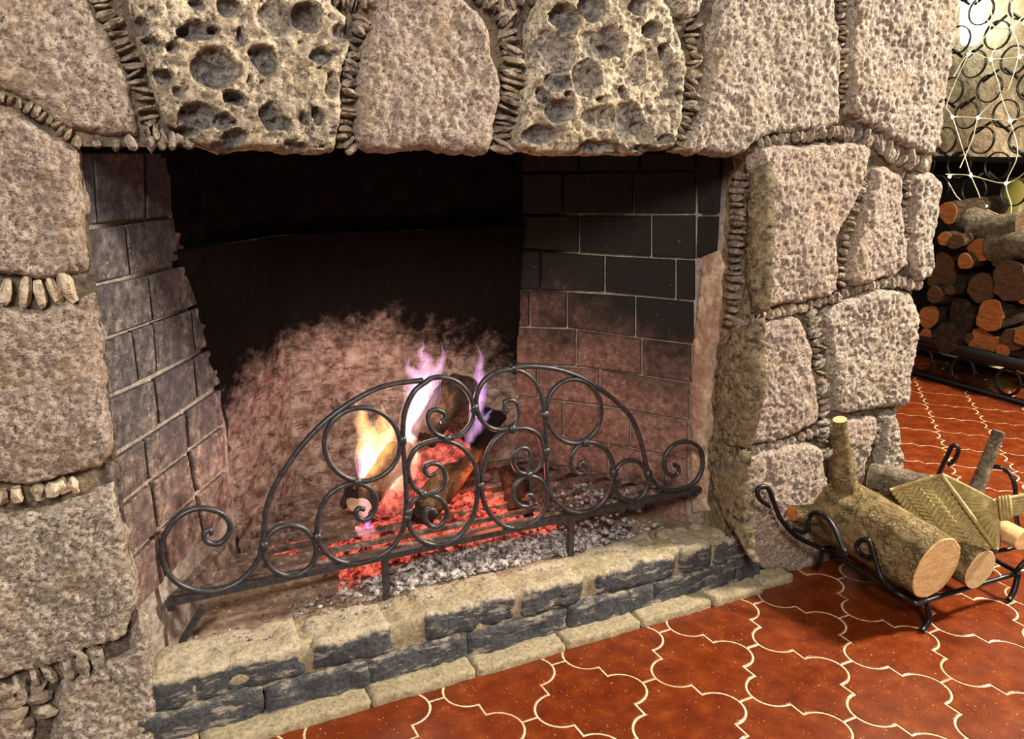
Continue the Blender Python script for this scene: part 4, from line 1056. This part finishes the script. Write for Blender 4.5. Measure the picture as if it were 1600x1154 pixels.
# woven body: herringbone strips
Nk = fpt(1560, 795)
E0, E1, E2, E3 = fpt(1392, 766), fpt(1472, 743), fpt(1556, 858), fpt(1462, 850)
sheet = []
for i in range(13):
    for j in range(13):
        u, v = i/12, j/12; pt = (E0*(1-u)+E1*u)*(1-v) + (E3*(1-u)+E2*u)*v
        sheet.append(pt + fn*(.022*math.sin(math.pi*u)*math.sin(math.pi*v)))
F = [(i*13+j, (i+1)*13+j, (i+1)*13+j+1, i*13+j+1) for i in range(12) for j in range(12)]
add('blade', sheet, F, M['straw'], fan, True)
weave = MB()
ud = (E1-E0); vd = (E3-E0); Lu = np.linalg.norm(ud); Lv = np.linalg.norm(vd)
NU, NV = 6, 15
for i in range(NU):
    for j in range(NV):
        u, v = (i+.5)/NU, (j+.5)/NV
        pt = (E0*(1-u)+E1*u)*(1-v) + (E3*(1-u)+E2*u)*v + fn*(.022*math.sin(math.pi*u)*math.sin(math.pi*v)+.0016)
        du_ = ud/Lu; dv_ = vd/Lv; s = 1 if i % 2 else -1
        dd = du_*.85+dv_*.55*s; dd /= np.linalg.norm(dd); ww = np.cross(fn, dd)
        hl = Lu/NU*.66; hw = Lv/NV*.38; tl = fn*(.0012)
        q4 = [pt-dd*hl-ww*hw-tl, pt+dd*hl-ww*hw-tl*.4, pt+dd*hl+ww*hw-tl*.4, pt-dd*hl+ww*hw-tl]
        top = [pt-dd*hl*.8-ww*hw*.6+tl, pt+dd*hl*.8-ww*hw*.6+tl*1.6, pt+dd*hl*.8+ww*hw*.6+tl*1.6, pt-dd*hl*.8+ww*hw*.6+tl]
        weave.put(q4+top, [(4, 5, 6, 7), (0, 1, 5, 4), (1, 2, 6, 5), (2, 3, 7, 6), (3, 0, 4, 7)])
o = weave.obj('weave', M['straw'], fan, False); tag(o, 'herringbone plaited strips', kind='stuff')
# pleats running to the neck
for k in range(15):
    t = k/14; e = E1*(1-t)+E2*t; nkp = Nk + (fpt(1556, 784)*(1-t)+fpt(1562, 808)*t-Nk)
    P = np.array([e+fn*.004, e*.5+nkp*.5+fn*(.010), nkp+fn*.006])
    V, F = tube(smooth_path(P, 3), [.0062, .0060, .0055, .0048, .004, .0034, .0030], 6, up=fn, flat=.55); add('pleat', V, F, M['straw'], fan, True)
V, F = tube(smooth_path([E0+fn*.002, (E0+E1)/2+fn*.006, E1+fn*.005], 4), .0045, 6); add('edge_binding', V, F, M['straw'], fan, True)
V, F = tube(smooth_path([E1+fn*.005, (E1+E2)/2+fn*.014, E2+fn*.005], 5), .0050, 6); add('edge_binding', V, F, M['straw'], fan, True)
for k in range(6):
    t = k/5; s = fpt(1553, 784+24*t, .006); e = fpt(1735, 752+30*t, .012)
    V, F = tube([s, (s+e)/2+fn*.003, e], .0052, 6); add('handle_cane', V, F, M['straw'], fan, True)
for k in range(4):
    a, b = fpt(1562+k*5, 780-k*.8, .013), fpt(1566+k*5, 812-k*.8, .013)
    V, F = tube(smooth_path([a-fn*.010, a+fn*.001, (a+b)/2+fn*.004, b+fn*.001, b-fn*.010], 3), .0034, 6, up=np.cross(b-a, fn)); add('neck_binding', V, F, M['straw'], fan, True)

# ================================================================== big firewood rack by the right wall
XK = 2.98
bk = empty('firewood_rack', (XK+.1, 1.9, 0), 'long low black iron firewood rack with ring pattern against the right wall', 'rack')
y0, y1 = 1.35, 2.75
def kb(name, V, F): return add(name, V, F, M['black_iron'], bk, True)
kb('bottom_rail', *box(XK-.008, XK+.008, y0, y1, .004, .022)); kb('top_rail', *box(XK-.012, XK+.012, y0, y1, .128, .172))
kb('bottom_rail', *box(XK+.34, XK+.356, y0, y1, .004, .022)); kb('top_rail', *box(XK+.34, XK+.356, y0, y1, .128, .172))
for y in (y0, y1): kb('end_rail', *box(XK, XK+.35, y-.008, y+.008, .13, .165)); kb('leg', *box(XK-.01, XK+.01, y-.01, y+.01, 0, .75)); kb('leg', *box(XK+.335, XK+.355, y-.01, y+.01, 0, .75))
cyr = np.array([onx(px, py, XK) for px, py in ((1505, 575), (1575, 595), (1437, 556))])
pitch = abs(cyr[0][1]-cyr[1][1])
for k in range(-3, 4):
    yc = cyr[0][1]+k*pitch
    if not (y0+.06 < yc < y1-.06): continue
    V, F = tube([(XK, yc+.048*math.cos(a), .075+.050*math.sin(a)) for a in np.linspace(0, 2*math.pi, 20, endpoint=False)], .006, 6, closed=True, up=(1, 0, 0)); kb('ring', V, F)
    for s in (-1, 1):
        V, F = tube([(XK, yc+s*.045, .085), (XK, yc+s*.075, .070), (XK, yc+s*.088, .062)], [.004, .004, .013], 6, up=(1, 0, 0)); kb('arrow', V, F)
rw = random.Random(5)
LOGS = [(1482,332,17,'cut_orange','bright orange split log end at the top left of the stack'),
 (1493,377,13,'cut_brown','small round brown log end below the top split log'),(1512,372,9,'cut_brown','thinnest round log end near the top of the stack'),
 (1478,372,12,'cut_orange','pale log end half hidden behind the stone corner'),
 (1530,390,21,'cut_orange','red brown splintered log end under the grey top logs'),
 (1474,425,27,'cut_brown','big round brown log end beside the stone corner'),(1506,408,14,'cut_orange','small orange half log above the centre of the stack'),
 (1535,450,24,'cut_brown','dark log end with a pale broken rim, centre of stack'),(1578,440,34,'cut_brown','widest dark log end at the right of the stack'),
 (1484,452,11,'cut_brown','small dark log wedged under the big brown end'),(1500,495,27,'bark_dark','dark knotty log end at mid height of the stack'),
 (1548,492,24,'cut_orange','reddish brown log end in the lower middle of stack'),(1452,495,17,'cut_orange','orange log end touching the stone corner'),
 (1598,460,12,'cut_orange','orange sliver of log at the right picture edge'),(1478,528,22,'bark_dark','dark log end above the rack rail at left'),
 (1447,525,14,'cut_orange','split orange log low by the stone corner'),(1540,538,25,'cut_orange','broad orange log end resting on the rail'),
 (1578,530,18,'cut_brown','brown log end low at the right of stack'),(1600,525,18,'cut_orange','orange log end low at the right picture edge'),
 (1515,530,11,'cut_brown','small log end wedged low between larger ends'),(1460,460,12,'cut_brown','small brown log end left of the centre'),
 (1598,395,16,'cut_brown','dark log end below the grey bark at right'),(1566,560-10,10,'cut_orange','small orange wedge of wood on the rail'),
 (1618,490,24,'cut_brown','brown log end beyond the right picture edge'),(1560,405,15,'cut_brown','brown log end under the long grey logs'),(1640,430,26,'cut_orange','orange log end outside the picture at right'),(1645,530,22,'cut_brown','brown log end outside the picture low at right')]
for k, (px, py, r, cm, lb) in enumerate(LOGS):
    x0 = XK-.015+rw.uniform(-.02, .06); c = onx(px, py, x0); dpt = project(c)[2]; rad = r*dpt/FPX
    e = c + np.array([.34+rw.uniform(-.03, .0), rw.uniform(-.03, .03), rw.uniform(-.01, .02)])
    if px > 1610: continue
    make_log('firewood_log', c, e, rad, rad*rw.uniform(.85, 1.0), M['bark_dark'], M[cm], 100+k, lb, 'log', 'stacked firewood', rough=.30, seg=18, rings=5, flat=rw.uniform(.8, 1.1))
for k, (a, b, r, lb) in enumerate([((1500,338),(1560,362),.055,'grey barked log lying lengthwise behind the orange split end'), ((1528,362),(1605,352),.060,'pale grey barked log lying lengthwise on top of the stack'), ((1555,385),(1640,378),.065,'thick mossy grey log lying lengthwise at the right of stack')]):
    pa, pb = onx(*a, XK+.13-k*.04), onx(*b, XK+.06-k*.02)
    make_log('firewood_log', pa, pb, r, r*.9, M['bark_grey'], M['cut_brown'], 140+k, lb, 'log', 'stacked firewood', rough=.12, seg=18, rings=8)

# ring screen with string lights in front of the right wall
XS = 3.20
sc = empty('metal_screen', (XS, 2.2, .5), 'openwork screen of small dark metal rings in front of the right wall', 'screen')
def sring(y, z, r=.050):
    V, F = tube([(XS, y+r*math.cos(a), z+r*math.sin(a)) for a in np.linspace(0, 2*math.pi, 18, endpoint=False)], .0032, 5, closed=True, up=(1, 0, 0), flat=2.4)
    return V, F
ys0, zs0 = onx(1546, 138, XS)[1], onx(1546, 138, XS)[2]
ring_me = None
for j in range(-6, 9):
    for i in range(-4, 6):
        z = zs0 + j*.098; y = ys0 + i*.165 + (.0825 if j % 2 else 0)
        if not (1.6 < y < 2.75 and .72 < z < 1.75): continue
        V, F = sring(y, z, .052)
        o = add('ring', V, F, M['black_iron'], sc, True)
        a = 1 if (i+j) % 2 else -1
        V, F = tube([(XS, y+.055, z+.03*a), (XS, y+.115, z+.072*a)], .0062, 5, up=(1, 0, 0), flat=.6)
        add('link', V, F, M['black_iron'], sc, False)
for y in (1.62, 2.72): 
    V, F = box(XS-.01, XS+.01, y-.012, y+.012, 0, 2.2); add('frame_post', V, F, M['black_iron'], sc)
V, F = box(XS-.006, XS+.006, 1.62, 2.72, .872, .880); add('frame_rail', V, F, M['black_iron'], sc)
V, F = box(XS-.01, XS+.01, 1.62, 2.72, 1.78, 1.80); add('frame_rail', V, F, M['black_iron'], sc)
# string lights
t = NT('warm_led'); t.base((1, .95, .6), .5); t.b.inputs['Emission Color'].default_value = (1, .95, .55, 1); t.b.inputs['Emission Strength'].default_value = 25; M['led'] = t.m
t = NT('clear_wire'); t.base((.85, .80, .58), .3); M['wire'] = t.m
sl = empty('string_lights', (XS-.03, 2.2, .9), 'string of warm fairy lights on clear wire woven over the ring screen', 'lights')
rows = [[(1520,-10),(1548,38),(1582,42),(1610,10)], [(1490,120),(1514,84),(1549,92),(1594,88),(1620,70)], [(1488,182),(1528,184),(1578,188),(1610,178)], [(1478,272),(1517,274),(1572,286),(1612,262)], [(1482,285),(1500,312),(1536,325),(1578,340),(1610,330)]]
cols = [[(1545,-10),(1549,38),(1528,70),(1514,84),(1480,160),(1488,182),(1505,235),(1517,274),(1530,305),(1536,328)], [(1578,-10),(1582,42),(1560,70),(1549,92),(1563,145),(1545,165),(1528,184),(1520,215),(1500,262)], [(1610,20),(1582,42),(1592,80),(1575,140),(1563,145),(1578,188),(1590,240),(1572,286),(1580,320),(1578,345)]]
for r in rows+cols:
    V, F = tube(smooth_path([onx(px, py, XS-.03+rw.uniform(-.008, .008)) for px, py in r], 4), .0019, 5, up=(1, 0, 0)); add('wire', V, F, M['wire'], sl, True)
for px, py in [(1548,38),(1582,42),(1514,84),(1549,92),(1594,88),(1488,182),(1528,184),(1578,188),(1517,274),(1572,286),(1484,276),(1600,35),(1540,322),(1606,190),(1500,5)]:
    c = onx(px, py, XS-.035); V, F = lump(c, .0070, (1, 1, 1.2), px); add('bulb', V, F, M['led'], sl, True)
# lamp behind the screen, high by the stone corner
t = NT('lamp_glass'); t.base((.95, 1, .97), .3); t.b.inputs['Emission Color'].default_value = (.85, 1, .93, 1); t.b.inputs['Emission Strength'].default_value = 9; M['lamp'] = t.m
lc = onx(1520, 35, XS+.10)
lamp = empty('wall_lamp', (XS+.15, lc[1], lc[2]), 'bright white glowing glass lamp high behind the ring screen', 'lamp')
V, F = tube([(lc[0], lc[1], lc[2]+h_) for h_ in (-.085, -.07, -.02, .04, .09, .12)], [.030, .036, .046, .052, .050, .02], 20, up=(1, 0, 0)); add('glass_shade', V, F, M['lamp'], lamp, True)
V, F = tube([(lc[0], lc[1], lc[2]+.11), (lc[0], lc[1], lc[2]+.16), (XW-.01, lc[1], lc[2]+.17)], .010, 8, up=(0, 1, 0)); add('bracket', V, F, M['black_iron'], lamp, True)
# dull green jar standing in the recess behind the firewood
t = NT('olive_glass'); t.base((.20, .17, .03), .25); M['olive'] = t.m
jc = onx(1592, 320, XS+.25)
V, F = tube([(jc[0], jc[1], jc[2]+h_) for h_ in (-.62, -.60, -.1, .05, .10, .11)], [.08, .09, .10, .075, .05, .05], 20, up=(1, 0, 0))
o = add('storage_jar', V, F, M['olive'], None, True); tag(o, 'tall olive coloured jar in the dark recess behind the firewood stack', 'jar')
print('chips', cn, 'objects', len(COL.objects))
